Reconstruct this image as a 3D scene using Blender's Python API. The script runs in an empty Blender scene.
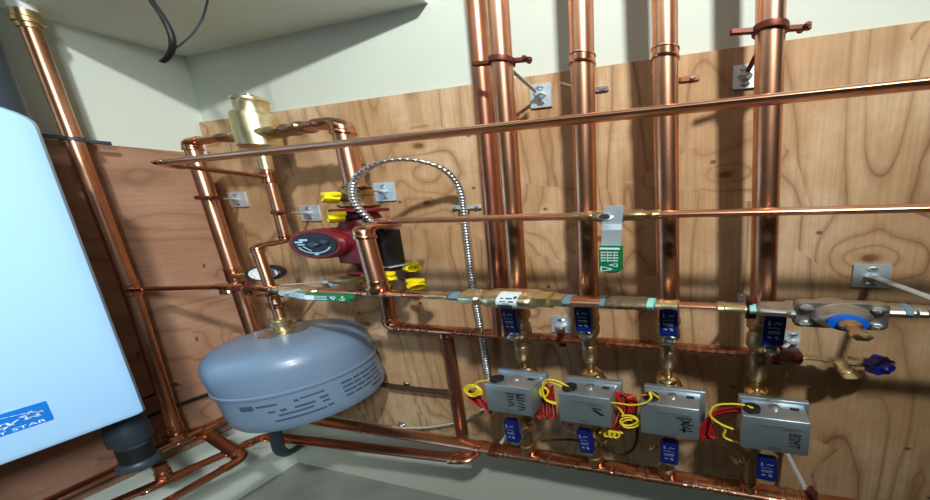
import bpy, bmesh, math, random
from mathutils import Vector as V, Matrix
random.seed(7)
C = bpy.context.scene.collection
PI = math.pi
S = 0.45            # everything in this little room is squat: heights are 0.45 of their nominal size
# ------------------------------------------------------------------ camera numbers (fitted from the room's straight edges)
F, CX, CY = 349.447, 620.507, 284.313
RM = ((0.9643033705765537, 0.2629821128506961, -0.03097447037935349),
      (0.030479347549111628, -0.22642817574635996, -0.9735508669818727),
      (-0.26303995678922654, 0.9378543008105039, -0.22636097628249127))
def at(x, y, **k):
    """the point of a real plane (X=, Y= or Z= constant) seen along a sight line; nominal (un-squat) coordinates"""
    c = ((x-CX)/F, (y-CY)/F, 1.0)
    d = [sum(RM[i][j]*c[i] for i in range(3)) for j in range(3)]
    (a, v), = k.items()
    t = v/d['XYZ'.index(a)]
    return V((d[0]*t, d[1]*t, d[2]*t/S))
def W(x, y, z): return V((x, y, z/S))

YW, XL = 0.62, -1.228       # plywood faces
ZF, ZC = -0.756, 0.372      # floor, ceiling
# ------------------------------------------------------------------ materials
def srgb(r, g, b):
    f = lambda c: (c/12.92 if c <= .04045 else ((c+.055)/1.055)**2.4)
    return (f(r/255), f(g/255), f(b/255), 1)
M = {}
def mat(name, col, rough=.5, metal=0., var=0., scale=30., spec=.5, bump=0., coat=0.):
    m = bpy.data.materials.new(name); m.use_nodes = True
    nt = m.node_tree; b = nt.nodes['Principled BSDF']
    b.inputs['Base Color'].default_value = col
    b.inputs['Roughness'].default_value = rough
    b.inputs['Metallic'].default_value = metal
    b.inputs['Specular IOR Level'].default_value = spec
    if coat: b.inputs['Coat Weight'].default_value = coat; b.inputs['Coat Roughness'].default_value = .15
    if var or bump:
        tc = nt.nodes.new('ShaderNodeTexCoord'); no = nt.nodes.new('ShaderNodeTexNoise')
        no.inputs['Scale'].default_value = scale; no.inputs['Detail'].default_value = 5
        nt.links.new(tc.outputs['Object'], no.inputs['Vector'])
        if var:
            mx = nt.nodes.new('ShaderNodeMix'); mx.data_type = 'RGBA'
            mx.inputs['A'].default_value = tuple(c*(1-var) for c in col[:3])+(1,)
            mx.inputs['B'].default_value = tuple(min(1, c*(1+var)) for c in col[:3])+(1,)
            nt.links.new(no.outputs['Fac'], mx.inputs['Factor'])
            nt.links.new(mx.outputs['Result'], b.inputs['Base Color'])
            mr = nt.nodes.new('ShaderNodeMapRange')
            mr.inputs['To Min'].default_value = max(.03, rough-.08); mr.inputs['To Max'].default_value = min(1, rough+.1)
            nt.links.new(no.outputs['Fac'], mr.inputs['Value']); nt.links.new(mr.outputs['Result'], b.inputs['Roughness'])
        if bump:
            bp = nt.nodes.new('ShaderNodeBump'); bp.inputs['Strength'].default_value = bump; bp.inputs['Distance'].default_value = .002
            nt.links.new(no.outputs['Fac'], bp.inputs['Height']); nt.links.new(bp.outputs['Normal'], b.inputs['Normal'])
    M[name] = m; return m
def copper(name, c1, c2, rough):
    m = bpy.data.materials.new(name); m.use_nodes = True
    nt = m.node_tree; b = nt.nodes['Principled BSDF']; b.inputs['Metallic'].default_value = 1
    tc = nt.nodes.new('ShaderNodeTexCoord')
    n1 = nt.nodes.new('ShaderNodeTexNoise'); n1.inputs['Scale'].default_value = 9; n1.inputs['Detail'].default_value = 3; n1.inputs['Roughness'].default_value = .5
    n2 = nt.nodes.new('ShaderNodeTexNoise'); n2.inputs['Scale'].default_value = 90; n2.inputs['Detail'].default_value = 3
    nt.links.new(tc.outputs['Object'], n1.inputs['Vector']); nt.links.new(tc.outputs['Object'], n2.inputs['Vector'])
    ad = nt.nodes.new('ShaderNodeMath'); ad.operation = 'MULTIPLY_ADD'; ad.inputs[1].default_value = .15; 
    nt.links.new(n2.outputs['Fac'], ad.inputs[0]); 
    sc = nt.nodes.new('ShaderNodeMath'); sc.operation = 'MULTIPLY'; sc.inputs[1].default_value = .85
    nt.links.new(n1.outputs['Fac'], sc.inputs[0]); nt.links.new(sc.outputs[0], ad.inputs[2])
    r = nt.nodes.new('ShaderNodeValToRGB'); e = r.color_ramp.elements
    e[0].position = .30; e[0].color = c2; e[1].position = .60; e[1].color = c1
    nt.links.new(ad.outputs[0], r.inputs['Fac']); nt.links.new(r.outputs['Color'], b.inputs['Base Color'])
    mr = nt.nodes.new('ShaderNodeMapRange'); mr.inputs['To Min'].default_value = rough+.12; mr.inputs['To Max'].default_value = max(.08, rough-.1)
    nt.links.new(ad.outputs[0], mr.inputs['Value']); nt.links.new(mr.outputs['Result'], b.inputs['Roughness'])
    M[name] = m
def plywood(name, horiz, tint):
    m = bpy.data.materials.new(name); m.use_nodes = True
    nt = m.node_tree; N = nt.nodes.new; L = nt.links.new
    b = nt.nodes['Principled BSDF']; b.inputs['Roughness'].default_value = .62; b.inputs['Specular IOR Level'].default_value = .25
    tc = N('ShaderNodeTexCoord'); sep = N('ShaderNodeSeparateXYZ'); L(tc.outputs['Object'], sep.inputs[0])
    # u across the grain, v along it
    cb = N('ShaderNodeCombineXYZ')
    if horiz: L(sep.outputs['Z'], cb.inputs['X']); L(sep.outputs['Y'], cb.inputs['Y'])
    else:     L(sep.outputs['X'], cb.inputs['X']); L(sep.outputs['Z'], cb.inputs['Y'])
    def mapped(sx, sy, off=0):
        mp = N('ShaderNodeMapping'); mp.inputs['Scale'].default_value = (sx, sy, 1); mp.inputs['Location'].default_value = (off, off*.7, off)
        L(cb.outputs[0], mp.inputs['Vector']); return mp.outputs[0]
    def noise(vec, sc, det=4, ro=.55):
        n = N('ShaderNodeTexNoise'); n.inputs['Scale'].default_value = sc; n.inputs['Detail'].default_value = det; n.inputs['Roughness'].default_value = ro
        L(vec, n.inputs['Vector']); return n.outputs['Fac']
    def mth(op, a, bb=None, c=None):
        n = N('ShaderNodeMath'); n.operation = op
        for i, x in enumerate((a, bb, c)):
            if x is None: continue
            if isinstance(x, (int, float)): n.inputs[i].default_value = x
            else: L(x, n.inputs[i])
        return n.outputs[0]
    def ramp(fac, stops):
        r = N('ShaderNodeValToRGB'); el = r.color_ramp.elements
        while len(el) > 1: el.remove(el[0])
        el[0].position, el[0].color = stops[0]
        for p, c in stops[1:]:
            e = el.new(p); e.color = c
        L(fac, r.inputs['Fac']); return r.outputs['Color']
    def mix(fac, a, bb, mode='MIX'):
        x = N('ShaderNodeMix'); x.data_type = 'RGBA'; x.blend_type = mode
        for k, q in (('Factor', fac), ('A', a), ('B', bb)):
            if isinstance(q, (int, float, tuple)): x.inputs[k].default_value = q
            else: L(q, x.inputs[k])
        return x.outputs['Result']
    def spots(sx, sy, off, keep):
        vo = N('ShaderNodeTexVoronoi'); vo.voronoi_dimensions = '2D'; vo.inputs['Scale'].default_value = 1; vo.inputs['Randomness'].default_value = 1
        wob = N('ShaderNodeVectorMath'); wob.operation = 'ADD'
        L(mapped(sx, sy, off), wob.inputs[0])
        nz = N('ShaderNodeTexNoise'); nz.inputs['Scale'].default_value = 14; L(cb.outputs[0], nz.inputs['Vector'])
        sb = N('ShaderNodeVectorMath'); sb.operation = 'SCALE'; sb.inputs['Scale'].default_value = .10
        L(nz.outputs['Color'], sb.inputs[0]); L(sb.outputs[0], wob.inputs[1])
        L(wob.outputs[0], vo.inputs['Vector'])
        sp = N('ShaderNodeSeparateColor'); L(vo.outputs['Color'], sp.inputs[0])
        return mth('ADD', vo.outputs['Distance'], mth('GREATER_THAN', sp.outputs[0], keep))
    kd = spots(4.6, 9.5, 3.3, .40)                   # a few knots
    inv = mth('DIVIDE', .05, mth('ADD', mth('MULTIPLY', kd, kd), .05))         # the figure swerves round a knot
    fld = mth('ADD', mth('MULTIPLY', noise(mapped(3.6, .75), 1.0, 2, .45), 19), mth('MULTIPLY', inv, 3.0))
    fld = mth('ADD', fld, mth('MULTIPLY', noise(mapped(8, 5, 8), 1.0, 3), .55))
    wv = mth('FRACT', fld)
    line = ramp(wv, [(0, (0, 0, 0, 1)), (.25, (.06,)*3+(1,)), (.44, (.45,)*3+(1,)), (.5, (1,)*3+(1,)), (.55, (.5,)*3+(1,)), (.72, (.05,)*3+(1,)), (1, (0, 0, 0, 1))])
    fine = noise(mapped(170, 6), 1.0, 3, .6)
    patch_ = noise(mapped(1.1, 2.2, 11), 1.0, 3, .6)
    blot = noise(mapped(3.5, 3.4, 5), 1.0, 6, .7)
    base = ramp(blot, [(.30, srgb(*tint[0])), (.5, srgb(*tint[1])), (.68, srgb(*tint[2]))])
    c = mix(mth('MULTIPLY', mth('MULTIPLY', line, noise(mapped(6, 3, 21), 1.0, 2)), 1.3), base, srgb(*tint[3]))
    c = mix(mth('MULTIPLY', mth('SUBTRACT', fine, .40), .9), c, srgb(*tint[3]))
    c = mix(ramp(kd, [(.0, (.85,)*3+(1,)), (.035, (.75,)*3+(1,)), (.06, (.25,)*3+(1,)), (.12, (0, 0, 0, 1))]), c, srgb(*tint[4]))
    hd = spots(6, 11, 1.7, .4)
    c = mix(ramp(hd, [(0, (.8,)*3+(1,)), (.025, (.7,)*3+(1,)), (.04, (0, 0, 0, 1))]), c, srgb(60, 40, 26))
    L(c, b.inputs['Base Color'])
    bp = N('ShaderNodeBump'); bp.inputs['Strength'].default_value = .15; bp.inputs['Distance'].default_value = .002
    L(fine, bp.inputs['Height']); L(bp.outputs['Normal'], b.inputs['Normal'])
    M[name] = m

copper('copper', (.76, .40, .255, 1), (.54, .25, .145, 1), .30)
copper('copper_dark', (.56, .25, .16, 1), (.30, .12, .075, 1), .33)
copper('copper_fitting', (.74, .38, .24, 1), (.42, .17, .10, 1), .23)
plywood('ply_back', False, [(172, 134, 96), (192, 157, 118), (214, 189, 156), (122, 80, 48), (100, 58, 34)])
plywood('ply_left', True, [(150, 110, 88), (162, 122, 98), (176, 138, 112), (112, 78, 58), (92, 58, 42)])
mat('ply_edge', srgb(176, 134, 96), .8, var=.2, scale=120)
mat('wall_paint', srgb(198, 206, 195), .75, var=.05, scale=4)
mat('ceil_paint', srgb(216, 224, 212), .85, var=.05, scale=4)
mat('concrete_floor', srgb(138, 142, 134), .85, var=.45, scale=9, bump=.6)
mat('room_paint', srgb(158, 152, 142), .9)
mat('brass', (.78, .68, .42, 1), .33, 1, var=.18, scale=60)
mat('brass_dull', (.50, .36, .19, 1), .40, 1, var=.3, scale=60)
mat('bronze', (.40, .27, .15, 1), .42, 1, var=.3, scale=60)
mat('gold', (.86, .66, .30, 1), .2, 1, var=.1, scale=60)
mat('pale_rod', srgb(196, 204, 206), .4, .3)
mat('steel', (.66, .70, .74, 1), .3, 1, var=.12, scale=80)
mat('galvanised', (.64, .75, .84, 1), .42, .6, var=.25, scale=45)
mat('box_metal', (.48, .58, .65, 1), .38, .85, var=.12, scale=22)
mat('nickel', (.42, .39, .34, 1), .38, .9, var=.15, scale=50)
mat('boiler_blue_lit', srgb(170, 216, 255), .35, coat=.2)  # white cabinet; the bluish light on it is put into this base colour
mat('sticker_blue', srgb(0, 120, 215), .5)
mat('white_print', srgb(226, 240, 250), .6)
mat('sticker_white', srgb(214, 232, 236), .5)
mat('tank_grey', srgb(112, 134, 158), .34, coat=.15, var=.03, scale=20)
mat('ink', srgb(18, 22, 34), .6)
mat('tank_ink', srgb(62, 76, 98), .6)
mat('slate_plastic', srgb(52, 62, 74), .45)
mat('black_plastic', srgb(22, 24, 26), .45)
mat('black_rubber', srgb(18, 18, 18), .55)
mat('white_plastic', srgb(220, 222, 220), .5)
mat('pump_red', srgb(104, 16, 28), .42, var=.1, scale=40)
mat('blue_vinyl', srgb(10, 30, 112), .4)
mat('blue_knob', srgb(24, 22, 130), .35)
mat('blue_ring', srgb(0, 98, 210), .4)
mat('green_vinyl', srgb(0, 120, 66), .4)
mat('yellow', srgb(232, 214, 20), .45)
mat('wire_yellow', srgb(238, 216, 44), .4)
mat('wire_red', srgb(168, 28, 34), .4)
mat('wire_orange', srgb(226, 110, 60), .4)
mat('cable_brown', srgb(62, 42, 34), .6)
mat('cable_white', srgb(196, 196, 186), .5)
mat('clamp_brown', srgb(104, 52, 40), .45, .5, var=.2, scale=80)
mat('teal_tape', srgb(150, 220, 214), .6)
mat('blue_tape', srgb(100, 132, 150), .6)
mat('brown_fitting', srgb(88, 26, 20), .45, .3)
mat('dirty_pipe', (.22, .17, .11, 1), .6, .7, var=.6, scale=120, bump=.6)

# ------------------------------------------------------------------ mesh builder
LOC = {}
def frame(d):
    d = d.normalized()
    a = V((0, 0, 1)) if abs(d.z) < .9 else V((1, 0, 0))
    u = a.cross(d).normalized(); return u, d.cross(u).normalized()
def fillet(pts, R, n=6):
    out = [pts[0]]
    for i in range(1, len(pts)-1):
        p, a, b = pts[i], (pts[i-1]-pts[i]), (pts[i+1]-pts[i])
        la, lb = a.length, b.length; a = a/la; b = b/lb
        ang = a.angle(b)
        if ang > PI-.02: out.append(p); continue
        t = min(R/math.tan(ang/2), la*.49, lb*.49); r = t*math.tan(ang/2)
        bis = (a+b).normalized(); c = p+bis*(r/math.sin(ang/2))
        s, e = p+a*t-c, p+b*t-c; th = s.angle(e)
        for k in range(n+1):
            w = k/n
            out.append(c+(s*math.sin((1-w)*th)+e*math.sin(w*th))/math.sin(th))
    out.append(pts[-1]); return out
def smooth_curve(pts, n=8):
    P = [pts[0]*2-pts[1]]+list(pts)+[pts[-1]*2-pts[-2]]; out = []
    for i in range(1, len(P)-2):
        for k in range(n):
            t = k/n; a, b, c, d = P[i-1], P[i], P[i+1], P[i+2]
            out.append(.5*((2*b)+(c-a)*t+(2*a-5*b+4*c-d)*t*t+(3*b-a-3*c+d)*t**3))
    out.append(pts[-1]); return out
class MB:
    xf = None
    def __init__(s): s.v = []; s.f = []
    def ring_faces(s, a, b, n):
        for i in range(n):
            j = (i+1) % n; s.f.append((a+i, a+j, b+j, b+i))
    def tube(s, pts, r, n=12, cap=True):
        rs = r if isinstance(r, (list, tuple)) else [r]*len(pts)
        prev = None; u = None; first = len(s.v)
        for i, p in enumerate(pts):
            d = (pts[min(i+1, len(pts)-1)]-pts[max(i-1, 0)]).normalized()
            if u is None: u, w = frame(d)
            else:
                u = (u-d*u.dot(d)).normalized(); w = d.cross(u)
            b = len(s.v)
            for k in range(n):
                t = 2*PI*k/n; s.v.append(p+(u*math.cos(t)+w*math.sin(t))*rs[i])
            if prev is not None: s.ring_faces(prev, b, n)
            prev = b
        if cap:
            s.f.append(tuple(reversed(range(first, first+n)))); s.f.append(tuple(range(prev, prev+n)))
        return s
    def lathe(s, o, ax, prof, n=24, cap=True, phase=0.):
        ax = ax.normalized(); u, w = frame(ax); prev = None; first = len(s.v)
        for r, h in prof:
            b = len(s.v)
            for k in range(n):
                t = 2*PI*k/n+phase; s.v.append(o+ax*h+(u*math.cos(t)+w*math.sin(t))*max(r, 1e-5))
            if prev is not None: s.ring_faces(prev, b, n)
            prev = b
        if cap:
            s.f.append(tuple(reversed(range(first, first+n)))); s.f.append(tuple(range(prev, prev+n)))
        return s
    def box(s, c, u, v, w, bev=0., seg=2):
        """c centre; u, v, w full edge vectors"""
        bm = bmesh.new(); bmesh.ops.create_cube(bm, size=1)
        lu, lv, lw = u.length, v.length, w.length
        for q in bm.verts: q.co = V((q.co.x*lu, q.co.y*lv, q.co.z*lw))
        if bev: bmesh.ops.bevel(bm, geom=bm.edges[:], offset=bev, segments=seg, affect='EDGES', profile=.5)
        b = len(s.v); U, Q, T = u.normalized(), v.normalized(), w.normalized()
        bm.verts.index_update()
        for q in bm.verts: s.v.append(c+U*q.co.x+Q*q.co.y+T*q.co.z)
        for f in bm.faces: s.f.append(tuple(b+q.index for q in f.verts))
        bm.free(); return s
    def prism(s, poly, o, u, v, th):
        """poly in (u,v) coordinates, extruded by vector th"""
        b = len(s.v); n = len(poly)
        for x, y in poly: s.v.append(o+u*x+v*y)
        for x, y in poly: s.v.append(o+u*x+v*y+th)
        s.f.append(tuple(reversed(range(b, b+n)))); s.f.append(tuple(range(b+n, b+2*n)))
        for i in range(n):
            j = (i+1) % n; s.f.append((b+i, b+j, b+n+j, b+n+i))
        return s
    def torus(s, o, ax, R, r, n=24, m=8):
        u, w = frame(ax); ax = ax.normalized(); prev = None; first = len(s.v)
        for i in range(n):
            t = 2*PI*i/n; d = u*math.cos(t)+w*math.sin(t)
            for k in range(m):
                a = 2*PI*k/m; s.v.append(o+d*(R+r*math.cos(a))+ax*(r*math.sin(a)))
        for i in range(n):
            for k in range(m):
                a, b = first+i*m, first+((i+1) % n)*m; k2 = (k+1) % m
                s.f.append((a+k, b+k, b+k2, a+k2))
        return s
    def text(s, txt, o, u, v, size, nrm, align='CENTER', th=.0006):
        cu = bpy.data.curves.new('txt', 'FONT'); cu.body = txt; cu.size = 1; cu.align_x = align; cu.align_y = 'CENTER'; cu.resolution_u = 3
        ob = bpy.data.objects.new('txt', cu); C.objects.link(ob)
        dg = bpy.context.evaluated_depsgraph_get(); me = bpy.data.meshes.new_from_object(ob.evaluated_get(dg))
        b = len(s.v)
        for q in me.vertices: s.v.append(o+u*(q.co.x*size)+v*(q.co.y*size)+nrm*th)
        for p in me.polygons: s.f.append(tuple(b+i for i in p.vertices))
        bpy.data.objects.remove(ob); bpy.data.curves.remove(cu); bpy.data.meshes.remove(me); return s
    def stroke(s, pts, o, u, v, nrm, w, th=.0006):
        """a flat pen stroke through (u,v) points"""
        for (x0, y0), (x1, y1) in zip(pts, pts[1:]):
            a, c = V((x0, y0)), V((x1, y1)); d = (c-a); 
            if d.length < 1e-6: continue
            d.normalize(); n = V((-d.y, d.x))*w/2; a = a-d*w*.4; c = c+d*w*.4
            b = len(s.v)
            for q in (a-n, c-n, c+n, a+n): s.v.append(o+u*q.x+v*q.y+nrm*th)
            s.f.append((b, b+1, b+2, b+3))
        return s
    def build(s, name, m, parent=None, loc=None, ang=38, flat=False):
        """parent: an Empty / part; otherwise loc (nominal) is the base of a one-mesh thing"""
        base = LOC[parent.name] if parent else (loc if loc is not None else V((0, 0, 0)))
        if MB.xf: s.v = [MB.xf @ q for q in s.v]
        me = bpy.data.meshes.new(name)
        me.from_pydata([((q-base).x, (q-base).y, (q-base).z*S) for q in s.v], [], s.f)
        bm = bmesh.new(); bm.from_mesh(me); bmesh.ops.recalc_face_normals(bm, faces=bm.faces[:]) if not flat else None
        bm.to_mesh(me); bm.free()
        me.materials.append(M[m])
        if not flat:
            for p in me.polygons: p.use_smooth = True
            me.set_sharp_from_angle(angle=math.radians(ang))
        o = bpy.data.objects.new(name, me); C.objects.link(o)
        if parent: o.parent = parent
        else: o.location = (base.x, base.y, base.z*S)
        LOC[o.name] = base
        return o
def tag(o, label, cat, group=None):
    o['label'] = label; o['category'] = cat
    if group: o['group'] = group
    return o
def thing(name, label, cat, loc, group=None):
    o = bpy.data.objects.new(name, None); o.empty_display_size = .02; C.objects.link(o)
    o.location = (loc.x, loc.y, loc.z*S); LOC[o.name] = loc.copy()
    return tag(o, label, cat, group)
def structure(o): o['kind'] = 'structure'; return o
def copy_tree(src, loc, label, parent=None):
    o = src.copy(); C.objects.link(o)
    if parent is None:
        o.location = (loc.x, loc.y, loc.z*S); o['label'] = label
    else: o.parent = parent
    LOC[o.name] = loc.copy()
    for ch in [c for c in src.children]: copy_tree(ch, loc, None, o)
    return o
X, Y, Z = V((1, 0, 0)), V((0, 1, 0)), V((0, 0, 1))

# ------------------------------------------------------------------ pipe helpers
def hub(mb, p, d, r, L):
    """socket of a soldered fitting: slightly fat sleeve with a rounded lip"""
    mb.lathe(p-d*L/2, d, [(r*1.0, 0), (r*1.13, .03*L), (r*1.15, .12*L), (r*1.12, .25*L), (r*1.12, .75*L), (r*1.15, .88*L), (r*1.13, .97*L), (r, L)], 20)
def fit_coupling(root, p, d, r, L=None, m='copper_fitting'):
    mb = MB(); hub(mb, p, d.normalized(), r, L or 3.2*r); return mb.build('coupling', m, root)
def fit_tee(root, p, d, br, r, rb=None, m='copper_fitting'):
    mb = MB(); d = d.normalized(); rb = rb or r
    hub(mb, p, d, r, 5*r)
    br = br.normalized(); mb.lathe(p, br, [(rb*1.1, 0), (rb*1.12, 1.7*r), (rb*1.17, 1.9*r), (rb*1.15, 2.4*r), (rb, 2.5*r)], 20)
    return mb.build('tee_fitting', m, root)
def fit_elbow(root, p, d1, d2, r, m='copper_fitting'):
    d1, d2 = d1.normalized(), d2.normalized(); k = 1.7*r
    mb = MB()
    pts = fillet([p-d1*2.9*r, p, p+d2*2.9*r], k, 8)
    mb.tube(pts, r*1.12, 18)
    for q, d in ((pts[0], d1), (pts[-1], -d2)):
        mb.lathe(q, d, [(r, -.02*r), (r*1.2, .05*r), (r*1.22, .25*r), (r*1.19, .8*r), (r*1.1, 1.0*r)], 18)
    return mb.build('elbow', m, root)
def run(name, label, cat, pts, r, group=None, m='copper', root=None, skip=(), fm='copper_fitting', n=20):
    """a soldered pipe run: one mesh per straight leg, an elbow part at each bend"""
    low = min(pts, key=lambda q: q.z)
    root = root or thing(name, label, cat, low, group)
    for i in range(len(pts)-1):
        a, b = pts[i].copy(), pts[i+1].copy(); d = (b-a).normalized()
        if i > 0 and i not in skip: a += d*1.4*r
        if i < len(pts)-2 and i+1 not in skip: b -= d*1.4*r
        MB().tube([a, a.lerp(b, .5), b], r, n).build('pipe', m, root)
    for i in range(1, len(pts)-1):
        if i in skip: continue
        fit_elbow(root, pts[i], pts[i]-pts[i-1], pts[i+1]-pts[i], r, fm)
    return root
def hexnut(mb, o, ax, r, L, n=6, ph=0.2):
    mb.lathe(o, ax, [(r*.86, 0), (r, .12*L), (r, .88*L), (r*.86, L)], n, phase=ph)

# ================================================================== THE ROOM
def slab(name, c0, c1, m):
    a, b = W(*c0), W(*c1); mb = MB()
    mb.box((a+b)/2, X*abs(b.x-a.x), Y*abs(b.y-a.y), Z*abs(b.z-a.z))
    return structure(mb.build(name, m, None, V(((a.x+b.x)/2, (a.y+b.y)/2, min(a.z, b.z)))))
XR, YF, ZT = 2.6, -2.9, 1.9
slab('floor', (-1.4, YF, ZF-.1), (XR, .75, ZF), 'concrete_floor')
slab('wall_back', (-1.34, YW+.012, ZF), (XR, YW+.11, ZT), 'wall_paint')
slab('wall_left', (-1.34, YF, ZF), (XL-.012, YW+.012, ZT), 'wall_paint')
slab('wall_right', (XR, YF, ZF), (XR+.1, .75, ZT), 'room_paint')
slab('wall_front', (-1.34, YF-.1, ZF), (XR+.1, YF, ZT), 'room_paint')
slab('ceiling_upper', (-1.34, YF-.1, ZT), (XR+.1, .75, ZT+.1), 'room_paint')
mb = MB(); mb.prism([(XL-.012, .378), (-1.0, .455), (-.53, .598), (-.53, YW+.012), (XL-.012, YW+.012)], W(0, 0, ZC), X, Y, Z*(.16/S))
structure(mb.build('ceiling', 'ceil_paint', None, W(-1, .5, ZC), flat=False, ang=10))   # ceiling corner, front edge cut as a wedge to keep its shadow small

def sheet(name, label, corners, th, m):
    mb = MB(); n = (corners[1]-corners[0]).cross(corners[3]-corners[0]).normalized()
    b = 0
    mb.v = [q.copy() for q in corners]+[q+th for q in corners]
    mb.f = [(0, 1, 2, 3), (7, 6, 5, 4)]+[(i, i+4, (i+1) % 4+4, (i+1) % 4) for i in range(4)]
    return tag(mb.build(name, m, None, corners[0]), label, 'plywood')
zb = -.552
sheet('plywood_sheet', 'long tan plywood sheet with knots screwed to the wall behind the row of copper risers',
      [W(XL+.003, YW, zb), W(.75, YW, zb), W(.75, YW, .222), W(XL-.005, YW, .224)], Y*.012, 'ply_back')
sheet('plywood_sheet', 'darker reddish plywood sheet on the side wall behind the white boiler and its copper pipe',
      [W(XL, -.3, zb), W(XL, YW, zb), W(XL, YW, .150), W(XL, -.3, .154)], X*-.012, 'ply_left')

# ================================================================== RISERS AND RETURN LINES
def riser(px, ytop, y, r, label, zt, x0, zend, m='copper'):
    pass
riser_specs = [
    # (top px, low px), Y, r, label
    ((476, 0), (500, 300), .575, .0165, 'darker copper riser half hidden behind the riser with the brown clamp', -.25),
    ((497.5, 0), (518, 288), .53, .0165, 'copper riser with brown split clamp above the leftmost grey zone valve', -.190),
    ((581, 0), (588, 290), .53, .0175, 'copper riser behind the green hanging lever, above the second grey zone valve', -.190),
    ((664.5, 0), (668.5, 300), .53, .0175, 'copper riser straight above the third grey zone valve, banded by a bright coupling', -.186),
    ((771, 0), (763, 300), .53, .0180, 'thick copper riser straight above the BSMT zone valve, with a long brown clamp', -.182)]
RC = []
for i, (a, b, y, r, lab, zend) in enumerate(riser_specs):
    p0, p1 = at(*a, Y=y), at(*b, Y=y); d = (p1-p0)/(p1.z-p0.z)
    top = p0+d*(W(0, 0, .75).z-p0.z); bot = p0+d*(zend/S-p0.z)
    RC.append((bot, top, r))
    root = thing('copper_riser', lab, 'pipe', bot, 'copper risers along the plywood')
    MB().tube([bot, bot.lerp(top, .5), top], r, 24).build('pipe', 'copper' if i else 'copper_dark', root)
    if i == 0:
        fit_tee(root, bot+V((0, .008, 0)), X, Z, .011, .0165)
    if i in (2, 3):
        q = at(*((583, 60) if i == 2 else (667, 54)), Y=y)
        q = bot+(top-bot)*((q.z-bot.z)/(top.z-bot.z)); u = (top-bot).normalized()
        mb = MB(); mb.lathe(q-u*.016, u, [(r*1.0, 0), (r*1.12, .001), (r*1.14, .005), (r*1.07, .008), (r*1.07, .024), (r*1.14, .027), (r*1.12, .031), (r, .032)], 24)
        mb.build('coupling', 'copper_fitting', root)

# low return line behind the ball valves, fed by the thick drop under the pump
yr = .585
ret = [at(381, 262, Y=.555), at(391, 326, Y=.578), at(782, 355, Y=yr)]
ret[0].x = ret[1].x+.004; ret[0].y = ret[1].y
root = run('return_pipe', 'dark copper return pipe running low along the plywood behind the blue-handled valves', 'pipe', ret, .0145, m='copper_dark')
dr = (ret[2]-ret[1]).normalized()
for px in (402, 408, 418, 426, 456, 466, 476, 486, 548, 558, 612, 622, 634, 642, 650, 690, 700, 712, 722, 732):
    q = at(px, 330+(px-440)*.0715, Y=yr); t = (q.x-ret[1].x)/(ret[2].x-ret[1].x)
    fit_coupling(root, ret[1]+(ret[2]-ret[1])*t, dr, .0145, .010)
q = at(448, 331, Y=yr); t = (q.x-ret[1].x)/(ret[2].x-ret[1].x); tp = ret[1]+(ret[2]-ret[1])*t
fit_tee(root, tp, dr, -Z, .0145, .0130)
lowz = W(0, 0, -.50).z
db = at(470, 450, Y=yr-.03); db = V((tp.x+.005, yr-.01, lowz))
MB().tube([tp-Z*.03, (tp+db)/2, db], .0130, 20).build('pipe', 'copper_dark', root)
# brown union and blue drain at the end of the return
end = ret[2]; yq = end.y
t = thing('drain_valve', 'brass drain valve with dark blue wheel handle at the end of the return pipe', 'valve', end)
mb = MB(); mb.lathe(end-dr*.012, dr, [(.012, 0), (.022, .004), (.024, .01), (.024, .034), (.021, .038), (.013, .042)], 10)
mb.build('union', 'brown_fitting', t)
ve = at(876, 364, Y=yq-.02); dv = (ve-end).normalized(); Lv = (ve-end).length
mb = MB()
mb.lathe(end+dr*.026, dv, [(.008, 0), (.008, Lv*.25), (.011, Lv*.26), (.011, Lv*.36), (.008, Lv*.38), (.008, Lv*.50), (.013, Lv*.52), (.015, Lv*.60), (.013, Lv*.68), (.009, Lv*.7), (.012, Lv*.78), (.012, Lv*.84), (.006, Lv*.86), (.005, Lv*.99)], 14)
q = end+dv*Lv*.62; o2 = V((.35, -.75, -.9)).normalized()
mb.lathe(q, o2, [(.011, 0), (.010, .02), (.013, .022), (.013, .028), (.011, .030), (.013, .033), (.013, .044), (.008, .044)], 14)
mb.build('valve_body', 'brass', t)
mb = MB(); hd = V((dv.x*.8, dv.y-.75, dv.z+.1)).normalized(); u, w = frame(hd)
poly = []
for k in range(40):
    a = 2*PI*k/40; rr = .0245+.003*math.cos(5*a); poly.append((rr*math.cos(a), rr*math.sin(a)))
mb.prism(poly, ve-hd*.004, u, w, hd*.016); mb.lathe(ve-hd*.02, hd, [(.008, 0), (.012, .016), (.012, .04), (.009, .042)], 14)
mb.build('wheel_handle', 'blue_knob', t)

# ------------------------------------------------------------------ vertical thick pipe in front of the pump + mid line
yv = .46
vt, vb = at(362, 227, Y=yv), at(379, 289, Y=yv)
zmid = at(700, 213, Y=yv).z
mid_l = at(380, 221, Y=yv); mid_r = at(930, 208, Y=yv); dm = (mid_r-mid_l).normalized(); mid_r = mid_l+dm*1.25
rm = .0108
root = run('copper_drop_pipe', 'thick copper pipe dropping in front of the black control box to the feed line', 'pipe',
           [V((vt.x, .525, vt.z)), vt, vb], .0150)
d = (vb-vt).normalized(); fit_coupling(root, vb-d*.02, d, .0150, .03)
root = thing('supply_pipe', 'slim copper supply pipe level with the pump top, carrying the valve with hanging green lever', 'pipe', mid_l)
MB().tube([mid_l, (mid_l+mid_r)/2, mid_r], rm, 20).build('pipe', 'copper', root)
fit_elbow(root, mid_l, Y*-1, dm, rm)
MB().tube([mid_l+Y*.06, mid_l+Y*.01], rm, 16).build('pipe', 'copper', root)
def on_mid(px): 
    q = at(px, 215, Y=yv); return mid_l+dm*((q.x-mid_l.x)/dm.x)
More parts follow.
